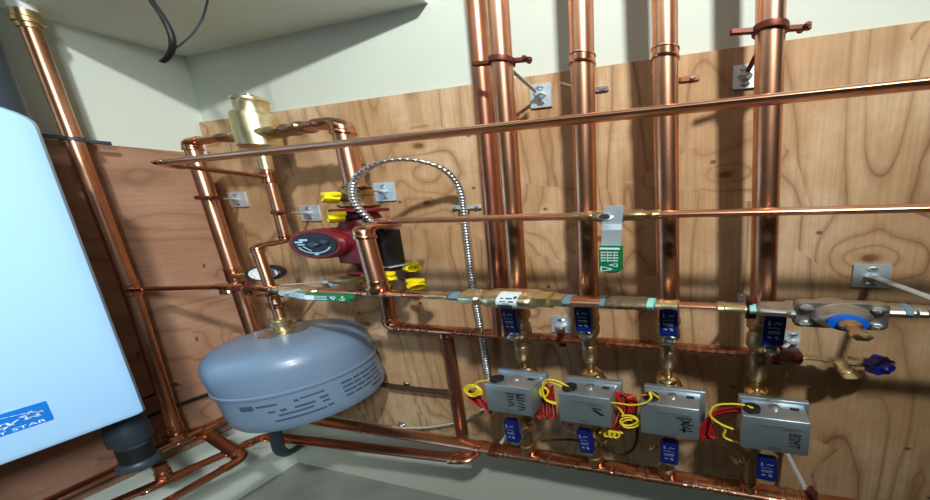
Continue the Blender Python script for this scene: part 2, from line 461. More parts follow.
# ball valve with green lever hanging
c = on_mid(613)
t = thing('ball_valve', 'brass ball valve with steel lever and green grip hanging straight down from the supply pipe', 'valve', c)
mb = MB(); a0, a1 = on_mid(571), on_mid(662)
L0, L1 = (a0-c).dot(dm), (a1-c).dot(dm)
mb.lathe(c, dm, [(rm, L0), (rm*1.25, L0+.004), (rm*1.35, L0+.010), (rm*1.2, L0+.014), (rm*1.2, L0+.022), (rm*1.42, L0+.026), (rm*1.42, L0+.034), (rm*1.25, L0+.036), (rm*1.3, -.026), (.018, -.02), (.021, -.008), (.021, .012), (.016, .018), (.017, .02), (.017, .040), (rm*1.3, .044),
                 (rm*1.25, L1-.036), (rm*1.42, L1-.034), (rm*1.42, L1-.026), (rm*1.2, L1-.022), (rm*1.2, L1-.012), (rm*1.35, L1-.010), (rm*1.25, L1-.004), (rm, L1)], 20)
mb.build('valve_body', 'brass_dull', t)
mb = MB(); mb.lathe(c-Y*.018, -Y, [(.009, 0), (.009, .012), (.012, .012), (.012, .018), (.008, .020)], 6); nut = mb.build('stem_nut', 'steel', t)
g0, g1, g2 = at(614, 212, Y=yv-.034), at(611, 246, Y=yv-.045), at(611, 272, Y=yv-.045)
hw = .0165
def strip(mb, pts, w, th, u=X):
    for a, b in zip(pts, pts[1:]):
        d = (b-a).normalized(); n = u.cross(d).normalized(); mb.box((a+b)/2, u*w, d*((b-a).length+th*.6), n*th, .0008, 1)
mb = MB()
k1 = at(612, 224, Y=yv-.034); k2 = at(612, 232, Y=yv-.050); k3 = at(611, 240, Y=yv-.045)
strip(mb, [at(614, 206, Y=yv-.034), k1, at(612, 230, Y=yv-.045), at(611, 250, Y=yv-.045)], .026, .003)
mb.build('lever', 'galvanised', t)
mb = MB(); 
def rounded(w, h, r, n=5, rt=None):
    out = []
    for cx, cy, a0, rr in ((w/2, h/2, 0, rt if rt is not None else r), (-w/2, h/2, 90, rt if rt is not None else r), (-w/2, -h/2, 180, r), (w/2, -h/2, 270, r)):
        sx, sy = (1 if cx > 0 else -1), (1 if cy > 0 else -1)
        for k in range(n+1):
            a = math.radians(a0+90*k/n); out.append((cx-sx*rr+rr*math.cos(a), cy-sy*rr+rr*math.sin(a)))
    return out
def grip(root, a, b, w, th, m, nrm=-Y, rb=.010, rt=.003):
    """soft sleeve from a to b (b is the rounded end)"""
    v = (a-b).normalized(); u = v.cross(nrm).normalized(); n = u.cross(v).normalized()
    if n.dot(nrm) < 0: n = -n
    o = (a+b)/2; mb = MB(); L = (a-b).length
    mb.prism(rounded(w, L, rb, 5, rt), o-n*th/2, u, v, n*th)
    # softened front: a slightly smaller raised face
    mb.prism(rounded(w*.86, L*.93, rb*.85, 5, rt), o+n*th/2, u, v, n*.0012)
    return mb.build('grip', m, root, ang=50), o+n*(th/2+.0012), u, v, n, L
g, o, u, v, n, L = grip(t, g1+Z*.002, g2, .029, .009, 'green_vinyl')
if u.x < 0: u = -u
mb = MB()
mb.stroke([(-.011, L*.40), (.011, L*.40)], o, u, v, n, L*.07)
for cx in (-.008, 0, .008):
    random.seed(int(cx*1000)+20)
    for k in range(4):
        yy = L*(.26-.10*k); ww = random.uniform(.0035, .006)
        mb.stroke([(cx-ww/2, yy), (cx+ww/2, yy)], o, u, v, n, L*.035); mb.stroke([(cx-ww/2, yy-L*.04), (cx-ww/2, yy+L*.03)], o, u, v, n, .0012)
mb.stroke([(-.001, -L*.20), (.010, -L*.26), (.010, -L*.14), (-.001, -L*.20)], o, u, v, n, .0013)
mb.stroke([(-.011, -L*.26), (.004, -L*.36), (-.011, -L*.44), (-.011, -L*.26)], o, u, v, n, .0018)
mb.build('lettering', 'white_print', g, flat=True)

# ------------------------------------------------------------------ feed line with backflow preventer and pressure reducing valve
yf = .46
rf = .0098
fl = at(131, 289.5, X=-1.18)
def feedz(px): return at(px, 288+(px-260)*.0402, Y=yf)
fr = feedz(800); fr0 = feedz(240)
df = (fr-fr0).normalized()
def on_feed(px):
    q = feedz(px); return fr0+df*((q.x-fr0.x)/df.x)
# branch from the side-wall riser
bl = on_feed(228)
root = thing('branch_pipe', 'copper branch joining the boiler side riser to the feed line at knee height of the tank', 'pipe', fl)
root['label'] = 'slim copper branch from the side-wall riser to the pink fitting beside the gauge'
MB().tube([fl, (fl+bl)/2, bl], rf, 16).build('pipe', 'copper_dark', root)
MB().tube([bl, (bl+on_feed(277))/2, on_feed(277)], rf*1.25, 16).build('pipe', 'copper_dark', root)
fit_tee(root, bl, df, -Z, rf*1.25); fit_coupling(root, on_feed(272), df, rf*1.25, .03)
fit_coupling(root, fl+(bl-fl)*.12, bl-fl, rf, .03)
# green handled isolation valve, in line, lever lying along the pipe
p = on_feed(297)
t = thing('ball_valve', 'brass ball valve with green lever lying flat along the feed line above the tank', 'valve', p)
mb = MB(); a0, a1 = (on_feed(277)-p).dot(df), (on_feed(322)-p).dot(df)
mb.lathe(p, df, [(rf, a0), (.014, a0+.003), (.015, a0+.012), (.012, a0+.016), (.012, -.03), (.017, -.022), (.019, -.008), (.019, .008), (.016, .018), (.013, .022), (.013, a1-.02), (.015, a1-.014), (.015, a1-.004), (rf, a1)], 18)
mb.build('valve_body', 'brass', t)
mb = MB(); lv0, lv1, lv2 = at(287, 292.5, Y=yf-.028), at(300, 296, Y=yf-.032), at(352, 298, Y=yf-.032)
strip(mb, [at(280, 292, Y=yf-.026), lv0+(lv1-lv0)*.6, lv1, lv1+(lv2-lv1)*.3], .024, .003, Z)
mb.lathe(lv0+Y*.02, -Y, [(.008, 0), (.008, .012), (.010, .022), (.010, .028)], 6)
mb.build('lever', 'galvanised', t)
g, o, u, v, n, L = grip(t, lv1+(lv2-lv1)*.16, lv2, .026, .009, 'green_vinyl')
r_, up = (lv2-lv1).normalized(), Z
mb = MB(); mb.stroke([(-L*.42, 0), (-L*.33, 0)], o, r_, up, n, .018)
for k in range(3): mb.stroke([(-L*.24, .006-.006*k), (L*.02, .006-.006*k)], o, r_, up, n, .002)
mb.stroke([(L*.10, .006), (L*.22, .006), (L*.16, -.006), (L*.10, .006)], o, r_, up, n, .003)
mb.stroke([(L*.30, -.005), (L*.40, -.006), (L*.42, .001), (L*.34, .002), (L*.31, -.003), (L*.39, .009)], o, r_, up, n, .003)
mb.build('lettering', 'white_print', g, flat=True)
# copper section with tee at the drop pipe
root = thing('feed_pipe', 'pale copper feed section with soldered tee where the thick drop pipe lands', 'pipe', on_feed(372))
MB().tube([on_feed(322), on_feed(365), on_feed(428)], rf, 16).build('pipe', 'copper', root)
fit_coupling(root, on_feed(357), df, rf, .026); fit_coupling(root, on_feed(397), df, rf*1.1, .05)
fit_tee(root, on_feed(379), df, Z, rf*1.15, .0165)
# brass backflow preventer between unions
p = on_feed(515)
t = thing('backflow_preventer', 'brass backflow preventer with white label in the feed line above the leftmost zone valve', 'valve', p)
def lp(a): return (on_feed(a)-p).dot(df)
mb = MB()
mb.lathe(p, df, [(rf, lp(428)), (.013, lp(430)), (.013, lp(438)), (.011, lp(440)), (.011, lp(448)), (.013, lp(449)), (.013, lp(452))], 14)
mb.lathe(p, df, [(.012, lp(462)), (.021, lp(466)), (.024, lp(468)), (.024, lp(483)), (.020, lp(485)), (.020, lp(488)), (.024, lp(490)), (.029, lp(494)), (.030, lp(500)), (.030, lp(533)), (.027, lp(537)), (.022, lp(539))], 28)
mb.build('valve_body', 'brass', t)
mb = MB(); mb.lathe(p, df, [(.022, lp(536)), (.026, lp(537)), (.026, lp(553)), (.022, lp(554))], 6, phase=.4); mb.build('hex_nut', 'brass', t); mb = MB(); mb.lathe(p, df, [(.017, lp(554)), (.021, lp(555)), (.021, lp(566)), (.017, lp(567))], 6, phase=.4); mb.build('hex_nut', 'brass', t); mb = MB()
mb.lathe(p, df, [(.022, lp(467)), (.027, lp(468)), (.027, lp(482)), (.022, lp(483))], 6, phase=.4)
mb.build('hex_nut', 'brass', t)
mb = MB(); mb.lathe(p, df, [(.0145, lp(454)), (.0145, lp(463))], 16); mb.build('thread_tape', 'blue_tape', t); mb = MB(); mb.lathe(p, df, [(.0175, lp(567)), (.0175, lp(574))], 16); mb.build('thread_tape', 'blue_tape', t)
mb = MB(); n_ = 10; rr = .0305
uF, wF = frame(df)
for k in range(n_+1):
    a = math.radians(-70+140*k/n_); dd = (-Y*math.cos(a)+Z*math.sin(a)); dd = (dd-df*dd.dot(df)).normalized()
    mb.v += [p+df*lp(507)+dd*rr, p+df*lp(527)+dd*rr]
for k in range(n_): mb.f.append((2*k, 2*k+1, 2*k+3, 2*k+2))
lb = mb.build('paper_label', 'sticker_white', t)
mb = MB()
def patch(l0, l1, a0, a1, rr=.0312):
    b = len(mb.v)
    for k in range(5):
        a = math.radians(a0+(a1-a0)*k/4); dd = (-Y*math.cos(a)+Z*math.sin(a)); dd = (dd-df*dd.dot(df)).normalized()
        mb.v.extend([p+df*lp(l0)+dd*rr, p+df*lp(l1)+dd*rr])
    for k in range(4): mb.f.append((b+2*k, b+2*k+1, b+2*k+3, b+2*k+2))
for l0, l1, a0, a1 in ((511, 514, 28, 34), (516, 522, 27, 34), (511, 517, 12, 16), (519, 524, 10, 17), (508.5, 522.5, -22, -6), (510, 521, -38, -26), (523, 526, 30, 44), (514, 520, 0, 3)):
    patch(l0, l1, a0, a1)
mb.build('lettering', 'tank_ink', lb, flat=True)
# copper nipple, dirty coupling, small union
root = thing('feed_pipe', 'short bright copper length of the feed line above the second zone valve', 'pipe', on_feed(590))
MB().tube([on_feed(572), on_feed(590), on_feed(604)], .0165, 18).build('pipe', 'copper', root)
p = on_feed(625)
t = thing('check_valve', 'rough brown check valve wrapped at both ends in blue tape on the feed line', 'valve', p)
mb = MB(); mb.lathe(p, df, [(.014, lp(603)), (.017, lp(608)), (.0185, lp(611)), (.018, lp(615)), (.0195, lp(619)), (.018, lp(624)), (.019, lp(629)), (.0175, lp(634)), (.019, lp(640)), (.0185, lp(645)), (.015, lp(650))], 20); mb.build('valve_body', 'dirty_pipe', t)
mb = MB(); mb.lathe(p, df, [(.0185, lp(603)), (.0185, lp(608))], 18); mb.build('thread_tape', 'blue_tape', t)
mb = MB(); mb.lathe(p, df, [(.0160, lp(647)), (.0160, lp(655))], 18); mb.build('thread_tape', 'teal_tape', t)
root = thing('feed_pipe', 'slim copper length of the feed line between brass adapters left of the grey regulator', 'pipe', on_feed(700))
p = on_feed(700)
MB().tube([on_feed(655), on_feed(700), on_feed(748)], rf*.9, 16).build('pipe', 'copper', root)
for a, b in ((655, 680), (716, 748)):
    mb = MB(); mb.lathe(p, df, [(.009, lp(a)), (.014, lp(a+2)), (.014, lp(a+8)), (.012, lp(a+9)), (.012, lp(b-7)), (.0135, lp(b-5)), (.0135, lp(b-2)), (.009, lp(b))], 16); mb.build('adapter', 'brass', root)
# regulator
p = on_feed(790)
pc = at(843, 317, Y=yf-.025)
t = thing('pressure_regulator', 'grey bell-shaped pressure regulator with blue ring and brass adjusting screw', 'valve', pc)
mb = MB(); mb.lathe(p, df, [(.013, lp(752)), (.017, lp(758)), (.018, lp(760)), (.018, lp(784)), (.022, lp(788)), (.022, lp(800))], 18); mb.build('inlet', 'nickel', t)
mb = MB(); mb.lathe(p, df, [(.0152, lp(749)), (.0152, lp(757))], 16); mb.build('thread_tape', 'teal_tape', t)
A_, B_ = at(795, 301, Y=yf-.02), at(891, 304, Y=yf-.02); D_ = at(794, 326, Y=yf-.02); E_ = at(887, 332, Y=yf-.02)
uu = (B_-A_).normalized(); w_ = (B_-A_).length*1.0; h_ = (A_-D_).length
oc = (A_+B_+D_+E_)/4; vv = Z
mb = MB(); mb.prism(rounded(w_, h_, .010, 5), oc, uu, vv, Y*.012)
mb.prism(rounded(w_*.97, h_*.96, .010, 5), oc-Y*.002, uu, vv, Y*.004)
mb.lathe(oc+Y*.012, Y, [(.02, 0), (.026, .004), (.024, .03), (.016, .034)], 28)
BR = h_*.47; print('flange', w_, h_)
fl_ = mb.build('flange_plate', 'nickel', t)
mb = MB(); mb.lathe(oc-Y*.002, -Y, [(BR, 0), (BR*.965, .004), (BR*.88, .009), (BR*.76, .014), (BR*.64, .018), (BR*.52, .020), (.0, .020)], 36); mb.build('bell', 'nickel', t)
mb = MB(); mb.lathe(oc-Y*.021, -Y, [(.016, 0), (.020, .0), (.020, .007), (.013, .008), (.0, .008)], 32); mb.build('plastic_ring', 'blue_ring', t)
mb = MB(); mb.lathe(oc-Y*.028, -Y, [(.007, 0), (.007, .03), (.010, .03), (.010, .040), (.0, .042)], 6); mb.lathe(oc-Y*.028, -Y, [(.012, 0), (.012, .008), (.008, .012)], 20)
mb.build('adjusting_screw', 'brass_dull', t)
for sx in (-1, 1):
    for sy in (-1, 1):
        q = oc+uu*(sx*(w_/2-.012))+vv*(sy*(h_/2-.013))-Y*.003
        mb = MB(); mb.lathe(q, -Y, [(.008, 0), (.008, .003), (.006, .006), (.002, .008), (0, .008)], 14); mb.build('screw', 'steel', t)
q0 = at(892, 310, Y=yf); 
root = t
mb = MB(); mb.lathe(q0-X*.015, X, [(.016, 0), (.016, .022), (.012, .024), (.012, .034), (.015, .036), (.015, .044), (.011, .046)], 16); mb.build('outlet', 'nickel', t)
mb = MB(); mb.lathe(q0+X*.006, X, [(.0130, 0), (.0165, .002), (.0165, .009), (.0130, .010)], 16); mb.build('thread_tape', 'blue_tape', t)
t = thing('steel_pipe', 'dull grey threaded pipe leaving the right side of the bell-shaped regulator', 'pipe', q0+X*.03)
mb = MB(); mb.lathe(q0+X*.030, X, [(.010, 0), (.014, .002), (.014, .012), (.011, .014), (.011, .26)], 16); mb.build('pipe', 'nickel', t)

# ================================================================== TOP PIPE (far out in front)
ec = at(158, 163, X=-.89); tr = at(930, 83, Y=ec.y); dt = (tr-ec).normalized(); tr = ec+dt*1.5
st = at(262, 178, Y=.53); st.x = -.888
rt = .0105
root = thing('overhead_pipe', 'long slender copper pipe crossing in front of all risers from the corner to the right', 'pipe', ec)
MB().tube([ec+dt*.012, (ec+tr)/2, tr], rt, 20).build('pipe', 'copper', root)
fit_elbow(root, ec, (ec-st), dt, rt)
MB().tube([st, (st+ec)/2, ec+(st-ec).normalized()*.012], rt*.8, 16).build('pipe', 'copper_dark', root)
fit_coupling(root, st+(ec-st).normalized()*.018, ec-st, rt*.8, .02)

# ================================================================== AIR SEPARATOR, ITS PIPES
ys = .53
sc = at(258, 130, Y=ys); sc.x = -.887
zb0 = at(258, 149, Y=ys-.02).z
t = thing('air_separator', 'gold-coloured brass air separator standing above the pump against the pale wall', 'valve', V((sc.x, ys, zb0)))
o = V((sc.x, ys, zb0)); H = at(258, 113, Y=ys).z-zb0
mb = MB(); mb.lathe(o, Z, [(.010, -.012), (.014, -.010), (.014, .0), (.018, .002), (.030, .010), (.035, .02), (.035, H-.014), (.033, H-.002), (.028, H), (.028, H)], 40)
mb.build('body', 'brass', t)
H2 = at(258, 97, Y=ys).z-zb0
mb = MB(); mb.lathe(o, Z, [(.027, H-.002), (.0262, H+.006), (.0262, H2-.020), (.0275, H2-.014), (.0285, H2-.012), (.0285, H2-.003), (.026, H2), (0, H2)], 36); mb.build('cap', 'brass', t)
mb = MB(); hexnut(mb, o+Z*(H2-.001), Z, .011, .009); mb.lathe(o+Z*(H2+.008), Z, [(.007, 0), (.007, .008), (0, .009)], 12); mb.build('vent_screw', 'nickel', t)
zp = at(262, 134, Y=ys).z
for s_ in (-1, 1):
    q = V((sc.x+s_*.028, ys, zp)); mb = MB()
    mb.lathe(q, X*s_, [(.023, 0), (.023, .012), (.020, .016), (.020, .026)], 20)
    mb.build('port', 'brass', t)
# right arm: adapter, elbow, down to pump
ra = V((sc.x+.055, ys, zp)); re = at(344, 137, Y=ys); re.z = zp+.012; rb = at(359, 203, Y=ys)
rb.x = re.x+.004
root = run('separator_pipe', 'thick copper pipe bending from the air separator right side down to the pump', 'pipe', [ra, re, rb], .0175)
d = (re-ra).normalized()
mb = MB(); L = (re-ra).length
mb.lathe(ra-d*.012, d, [(.0175, 0), (.022, .002), (.022, .012), (.0195, .016), (.0195, .040), (.022, .044), (.022, .052), (.0195, .056), (.0195, .080), (.022, .083), (.022, .090), (.0175, .094)], 22)
mb.build('adapter', 'bronze', root)
# left arm: elbow and riser down behind tank
la = V((sc.x-.050, ys, zp)); le = at(193, 150, Y=ys); le.z = zp+.004
lb_ = at(236, 280, Y=ys); zl = W(0, 0, -.515).z
lb2 = le+(lb_-le)*((zl-le.z)/(lb_.z-le.z))
root = run('separator_pipe', 'thick copper pipe from the air separator down past the gauge behind the tank', 'pipe', [la, le, lb2], .0140)
d = (le-la).normalized()
mb = MB(); mb.lathe(la+d*-.002, d, [(.0140, 0), (.018, .002), (.018, .014), (.0155, .018), (.0155, .04), (.018, .043), (.018, .052), (.0140, .055)], 22); mb.build('adapter', 'bronze', root)
dl = (lb2-le).normalized()
tz = at(233, 274, Y=ys).z; gq = le+(lb2-le)*((tz-le.z)/(lb2.z-le.z))
fit_tee(root, gq, dl, V((.9, -.35, 0)), .0140, .009)
LBOT = lb2
# small pipe from separator bottom to the tank
sb = V((sc.x, ys, zb0-.008)); s1 = at(288, 241, Y=ys); s1.x = sc.x+.004
s2 = at(268, 247.5, X=s1.x); s2.z = s1.z-.01
tk = V((-.862, .4755, 0)); ztop = at(276, 322, Y=tk.y).z
s3 = V((tk.x, tk.y, ztop)); 
s2.y = .478; s3.x = tk.x
root = run('tank_pipe', 'slim copper pipe bending twice between air separator and grey tank', 'pipe', [sb, s1, s2, s3], .0094)
fit_tee(root, V((st.x, ys, st.z)), Z, V((ec-st)), .0105, .0085)
mb = MB(); mb.lathe(sb, -Z, [(.0105, -.004), (.012, 0), (.012, .07), (.0105, .074)], 16); mb.build('adapter', 'brass', root)
q = at(277, 305, Y=tk.y); q = V((tk.x, tk.y, q.z))
for dz in (.0, .045): fit_coupling(root, q+Z*dz, Z, .0105, .022)
mb = MB(); mb.lathe(q+Z*.050, Z, [(.011, 0), (.026, .002), (.026, .006), (.011, .008)], 20); mb.build('collar', 'copper_dark', root)

# ================================================================== EXPANSION TANK
zt_ = at(276, 330, Y=tk.y).z; zbt = at(296, 430, Y=tk.y-.06).z
R = .1350
H = zt_-zbt
base = V((tk.x, tk.y, zbt))
t = thing('expansion_tank', 'grey-blue steel expansion tank hanging from a brass nipple in the corner', 'tank', base)
zs = H*.53; TILT = 3.8
prof = [(.0, .032), (.08, .033), (.113, .037), (.127, .047), (.1315, .066), (.1325, .10), (R-.0045, zs-.012), (R-.0045, zs-.006), (R-.001, zs-.003), (R-.001, zs+.006), (R-.003, zs+.009), (R-.003, H*.76), (R-.006, H*.82), (R-.013, H*.885), (R-.026, H*.935), (.088, H*.965), (.06, H*.984), (.035, H*.995), (.0, H)]
piv = V((tk.x, tk.y, zt_)); MB.xf = Matrix.Translation(piv) @ Matrix.Rotation(math.radians(TILT), 4, V((-tk.x, -tk.y, 0)).normalized()) @ Matrix.Translation(-piv)
MB().lathe(base, Z, prof, 64, cap=False).build('shell', 'tank_grey', t)
tq = V((tk.x, tk.y, zt_))
mb = MB(); mb.lathe(tq-Z*.004, Z, [(.040, 0), (.040, .006), (.030, .010), (.018, .011)], 32); mb.build('top_plate', 'nickel', t)
mb = MB(); mb.lathe(tq+Z*.004, Z, [(.018, 0), (.020, .012), (.014, .016), (.014, .028), (.019, .030), (.019, .048), (.015, .052), (.015, .060)], 20)
mb.build('nipple', 'brass', t)
def tank_r(z):
    for (r0, h0), (r1, h1) in zip(prof, prof[1:]):
        if h0 <= z <= h1 and h1 > h0: return r0+(r1-r0)*(z-h0)/(h1-h0)
    return R
mb = MB()
def tank_dash(a0, a1, z0, z1):
    n = max(2, int(abs(a1-a0)/3)); b = len(mb.v)
    for k in range(n+1):
        a = math.radians(a0+(a1-a0)*k/n)
        for z in (z0, z1):
            rr = tank_r(z)+.0007; mb.v.append(base+V((math.cos(a)*rr, math.sin(a)*rr, z)))
    for k in range(n): mb.f.append((b+2*k, b+2*k+1, b+2*k+3, b+2*k+2))
# angle facing the camera is about -29 deg; negative is to the left
f0 = math.degrees(math.atan2(-tk.y, -tk.x))
z0 = zs-.030
tank_dash(f0-48, f0-38, z0-.022, z0)          # bold mark
for a0, a1, zz, hh in ((-36, -22, -.004, .009), (-12, -9, -.006, .012), (-8, 8, -.004, .008), (-30, -25, -.035, .008), (-22, -18, -.033, .012), (-13, 0, -.035, .010), (3, 9, -.028, .011), (-24, -2, -.055, .009), (4, 9, -.048, .009), (-28, 5, -.078, .009), (6, 10, -.074, .010)):
    tank_dash(f0+a0, f0+a1, z0+zz-hh, z0+zz)
mb.build('lettering', 'tank_ink', t, flat=True); mb = MB()
for k in range(4):
    zz = z0-.004-.021*k
    a = 20.
    random.seed(40+k)
    while a < 62:
        w = random.uniform(6, 13); tank_dash(f0+a, f0+min(62, a+w), zz-.009, zz); a += w+random.uniform(.8, 1.6)
tank_dash(f0+44, f0+60, z0-.098, z0-.088)
mb.build('lettering', 'tank_ink', t, flat=True); MB.xf = None
# hose under tank
pts = [at(275, 428, Y=.47), at(277, 441, Y=.47), at(280, 450, Y=.475), at(288, 453, Y=.49), at(297, 448, Y=.52), at(306, 443, Y=.56)]
tag(MB().tube(smooth_curve(pts, 6), .0115, 12).build('rubber_hose', 'slate_plastic', None, pts[2]), 'short dark hose bending out from under the grey tank', 'hose')

# ================================================================== GAUGE
gc = at(265.5, 273, Y=.505)
t = thing('pressure_gauge', 'round white-faced pressure gauge half hidden behind the slim tank pipe', 'gauge', gc)
gd = V((-.15, -.95, .30)).normalized()
gd = V((.35, -.9, .12)).normalized()
mb = MB(); mb.lathe(gc+gd*-.012, gd, [(.020, 0), (.034, .001), (.036, .004), (.036, .020), (.033, .023), (.031, .021), (.030, .015)], 36); mb.build('case', 'black_plastic', t)
mb = MB(); mb.lathe(gc, gd, [(.0, .004), (.0305, .004)], 36, cap=False); mb.build('dial', 'white_plastic', t)
u, v = frame(gd); v2 = V((0, 0, 1))-gd*gd.z; v2.normalize(); u2 = v2.cross(gd)
mb = MB()
for k in range(11):
    a = math.radians(225-27*k); mb.stroke([(math.cos(a)*.022, math.sin(a)*.022), (math.cos(a)*.027, math.sin(a)*.027)], gc+gd*.0044, u2, v2, gd, .0012)
mb.stroke([(0, 0), (-.012, .014)], gc+gd*.0044, u2, v2, gd, .0016)
mb.build('needle', 'ink', t, flat=True)
gs = gq+V((.04, -.012, 0)); mb = MB(); mb.tube([gs, gc-gd*.012], .008, 12); mb.build('stem', 'brass_dull', t)

# ================================================================== PUMP
yp = .50
pc = at(315, 244.5, Y=.452)
t = thing('circulator_pump', 'red circulator pump with round black dial and yellow-handled flanges', 'pump', V((pc.x, yp, pc.z-.05)))
ax = V((.12, -.98, 0)).normalized()
mb = MB(); mb.lathe(pc+ax*-.10, ax, [(.04, 0), (.058, .004), (.060, .02), (.060, .085), (.058, .096), (.052, .1005), (.046, .1005), (.0455, .098), (.0, .098)], 44); mb.build('motor', 'pump_red', t)
mb = MB(); mb.lathe(pc+ax*-.002, ax, [(.0445, .0), (.0445, .003), (.0, .003)], 40); dial = mb.build('dial', 'black_plastic', t)
up = Z; rr_ = up.cross(-ax).normalized(); rr_ = -rr_ if rr_.x < 0 else rr_
mb = MB(); oo = pc+ax*.001
for a0, a1 in ((200, 340),):
    P_ = [(.033*math.cos(math.radians(a)), .033*math.sin(math.radians(a))) for a in range(a0, a1+1, 10)]; mb.stroke(P_, oo, rr_, up, ax, .004, .0012)
for (x, y), w in (((-.030, .010), .006), ((-.026, .0), .004), ((-.020, .018), .007)):
    mb.stroke([(x-.006, y), (x+.006, y)], oo, rr_, up, ax, w, .0012)
mb.stroke([(.0, -.038), (.004, -.038)], oo, rr_, up, ax, .006, .0012)
mb.stroke([(-.022, -.008), (-.008, -.024)], oo, rr_, up, ax, .003, .0012)
mb.build('dial_print', 'galvanised', dial, flat=True)
mb = MB(); mb.lathe(oo, ax, [(.010, .0), (.010, .004), (.008, .006), (0, .006)], 20); mb.build('hub_knob', 'slate_plastic', dial)
mb = MB(); mb.lathe(oo+rr_*.022+up*.010, ax, [(.008, .0), (.008, .003), (0, .004)], 16); mb.build('speed_knob', 'slate_plastic', dial)
q0, q1 = at(343, 231, Y=.47), at(362, 265, Y=.47)
mb = MB(); mb.box(V(((q0.x+q1.x)/2-.012, .505, (q0.z+q1.z)/2)), X*(q1.x-q0.x+.045), Y*.06, Z*(q0.z-q1.z), .006); mb.build('terminal_box', 'pump_red', t)
vc = at(362, 243, Y=.545); 
fx_ = rb.x
mb = MB()
zt1, zt2 = at(358, 209, Y=.53).z, at(372, 268, Y=.56).z
mb.lathe(V((fx_, ys, zt1-.010)), Z, [(.026, -.03), (.028, -.004), (.046, -.002), (.048, 0), (.048, .010), (.046, .012), (.02, .012)], 28)
mb.lathe(V((fx_, ys+.01, zt2)), Z, [(.02, 0), (.046, .0), (.048, .002), (.048, .012), (.046, .014), (.028, .016), (.026, .04)], 28)
mb.tube([V((fx_, ys, zt1-.02)), V((fx_-.01, ys+.01, (zt1+zt2)/2)), V((fx_, ys+.01, zt2+.02))], [.03, .055, .03], 24)
mb.build('volute', 'pump_red', t)
# isolation valves: upper and lower, with yellow handles
def yhandle(root, p, d, w, open_dir):
    d = d.normalized(); u, v = frame(d)
    mb = MB(); mb.tube([p-d*.045, p-d*.012], .007, 10); lk = mb.build('handle_stem', 'black_plastic', root)
    mb = MB()
    mb.lathe(p-d*.012, d, [(.010, 0), (.014, .002), (.0165, .014), (.0165, .024), (.0145, .025), (.0125, .024), (.0115, .010), (0, .009)], 8)
    mb.box(p+Z*.018, X*.034, Y*.016, Z*.018, .004)
    mb.build('yellow_handle', 'yellow', root)
t = thing('isolation_valve', 'brass isolation valve with two yellow handles on top of the red pump', 'valve', V((fx_, ys, zt1)))
mb = MB(); mb.lathe(V((fx_, ys, zt1+.003)), Z, [(.02, 0), (.03, .003), (.034, .01), (.034, .016), (.024, .018), (.024, .05), (.028, .055), (.028, .075), (.022, .078), (.020, .10)], 20); mb.build('valve_body', 'brass_dull', t)
yhandle(t, at(332, 199, Y=.49), V((-.55, -.9, .25)), 1, 0); yhandle(t, at(337, 218.5, Y=.48), V((-.5, -.9, 0)), 1, 0)
t = thing('isolation_valve', 'brass isolation valve with yellow handles under the black control box', 'valve', V((fx_, ys+.01, zt2-.07)))
mb = MB(); mb.lathe(V((fx_, ys+.01, zt2)), -Z, [(.02, 0), (.034, .003), (.034, .014), (.025, .018), (.025, .05), (.028, .055), (.028, .07), (.018, .078)], 20)
mb.lathe(at(346, 279, Y=.50)-X*.02, X, [(.008, -.01), (.017, -.006), (.022, .008), (.022, .035), (.016, .05), (.006, .052)], 18)
mb.build('valve_body', 'brass_dull', t)
yhandle(t, at(386.5, 278, Y=.50), V((.35, -.3, -1)), 1, 0); yhandle(t, at(411, 268, Y=.55), V((1, -.3, .1)), 1, 0); yhandle(t, at(416, 285, Y=.52), V((.8, -.5, -.5)), 1, 0)
mb = MB(); a, b = at(402, 279, Y=.54), at(416, 284, Y=.525); mb.tube([a, b], .005, 8); mb.build('link_rod', 'steel', t)
# control box
c0, c1 = at(368, 230, Y=.500), at(387, 267, Y=.500)
t = thing('control_box', 'black control box beside the red pump with grey connectors on top', 'box', V(((c0.x+c1.x)/2, .52, c1.z)))
mb = MB(); mb.box(V(((c0.x+c1.x)/2, .522, (c0.z+c1.z)/2)), X*(c1.x-c0.x), Y*.044, Z*(c0.z-c1.z), .005); mb.build('case', 'black_plastic', t)
mb = MB(); mb.box(V(((c0.x+c1.x)/2, .528, c1.z-.004)), X*(c1.x-c0.x+.010), Y*.046, Z*.006, .002); mb.build('mounting_plate', 'galvanised', t)
for px in (377, 391):
    q = at(px, 226, Y=.515); mb = MB(); mb.lathe(q-Z*.014, Z, [(.014, 0), (.014, .012), (.011, .014), (.011, .026)], 14); mb.build('connector', 'galvanised', t)

# ================================================================== FLEXIBLE CONDUIT
pts = [at(377, 226, Y=.515), at(370, 220, Y=.51), at(361, 211, Y=.50), at(354.5, 201, Y=.495), at(352.5, 190, Y=.495), at(356, 179, Y=.495), at(367, 169, Y=.50), at(383, 162, Y=.51), at(403, 159.5, Y=.525), at(424, 162, Y=.54),
       at(443, 169, Y=.56), at(456, 182, Y=.58), at(462, 196, Y=.595), at(463.5, 208, Y=.602), at(467, 240, Y=.603), at(473, 285, Y=.603), at(480, 325, Y=.603), at(487, 368, Y=.60), at(491, 392, Y=.58)]
sp = smooth_curve(pts, 22)
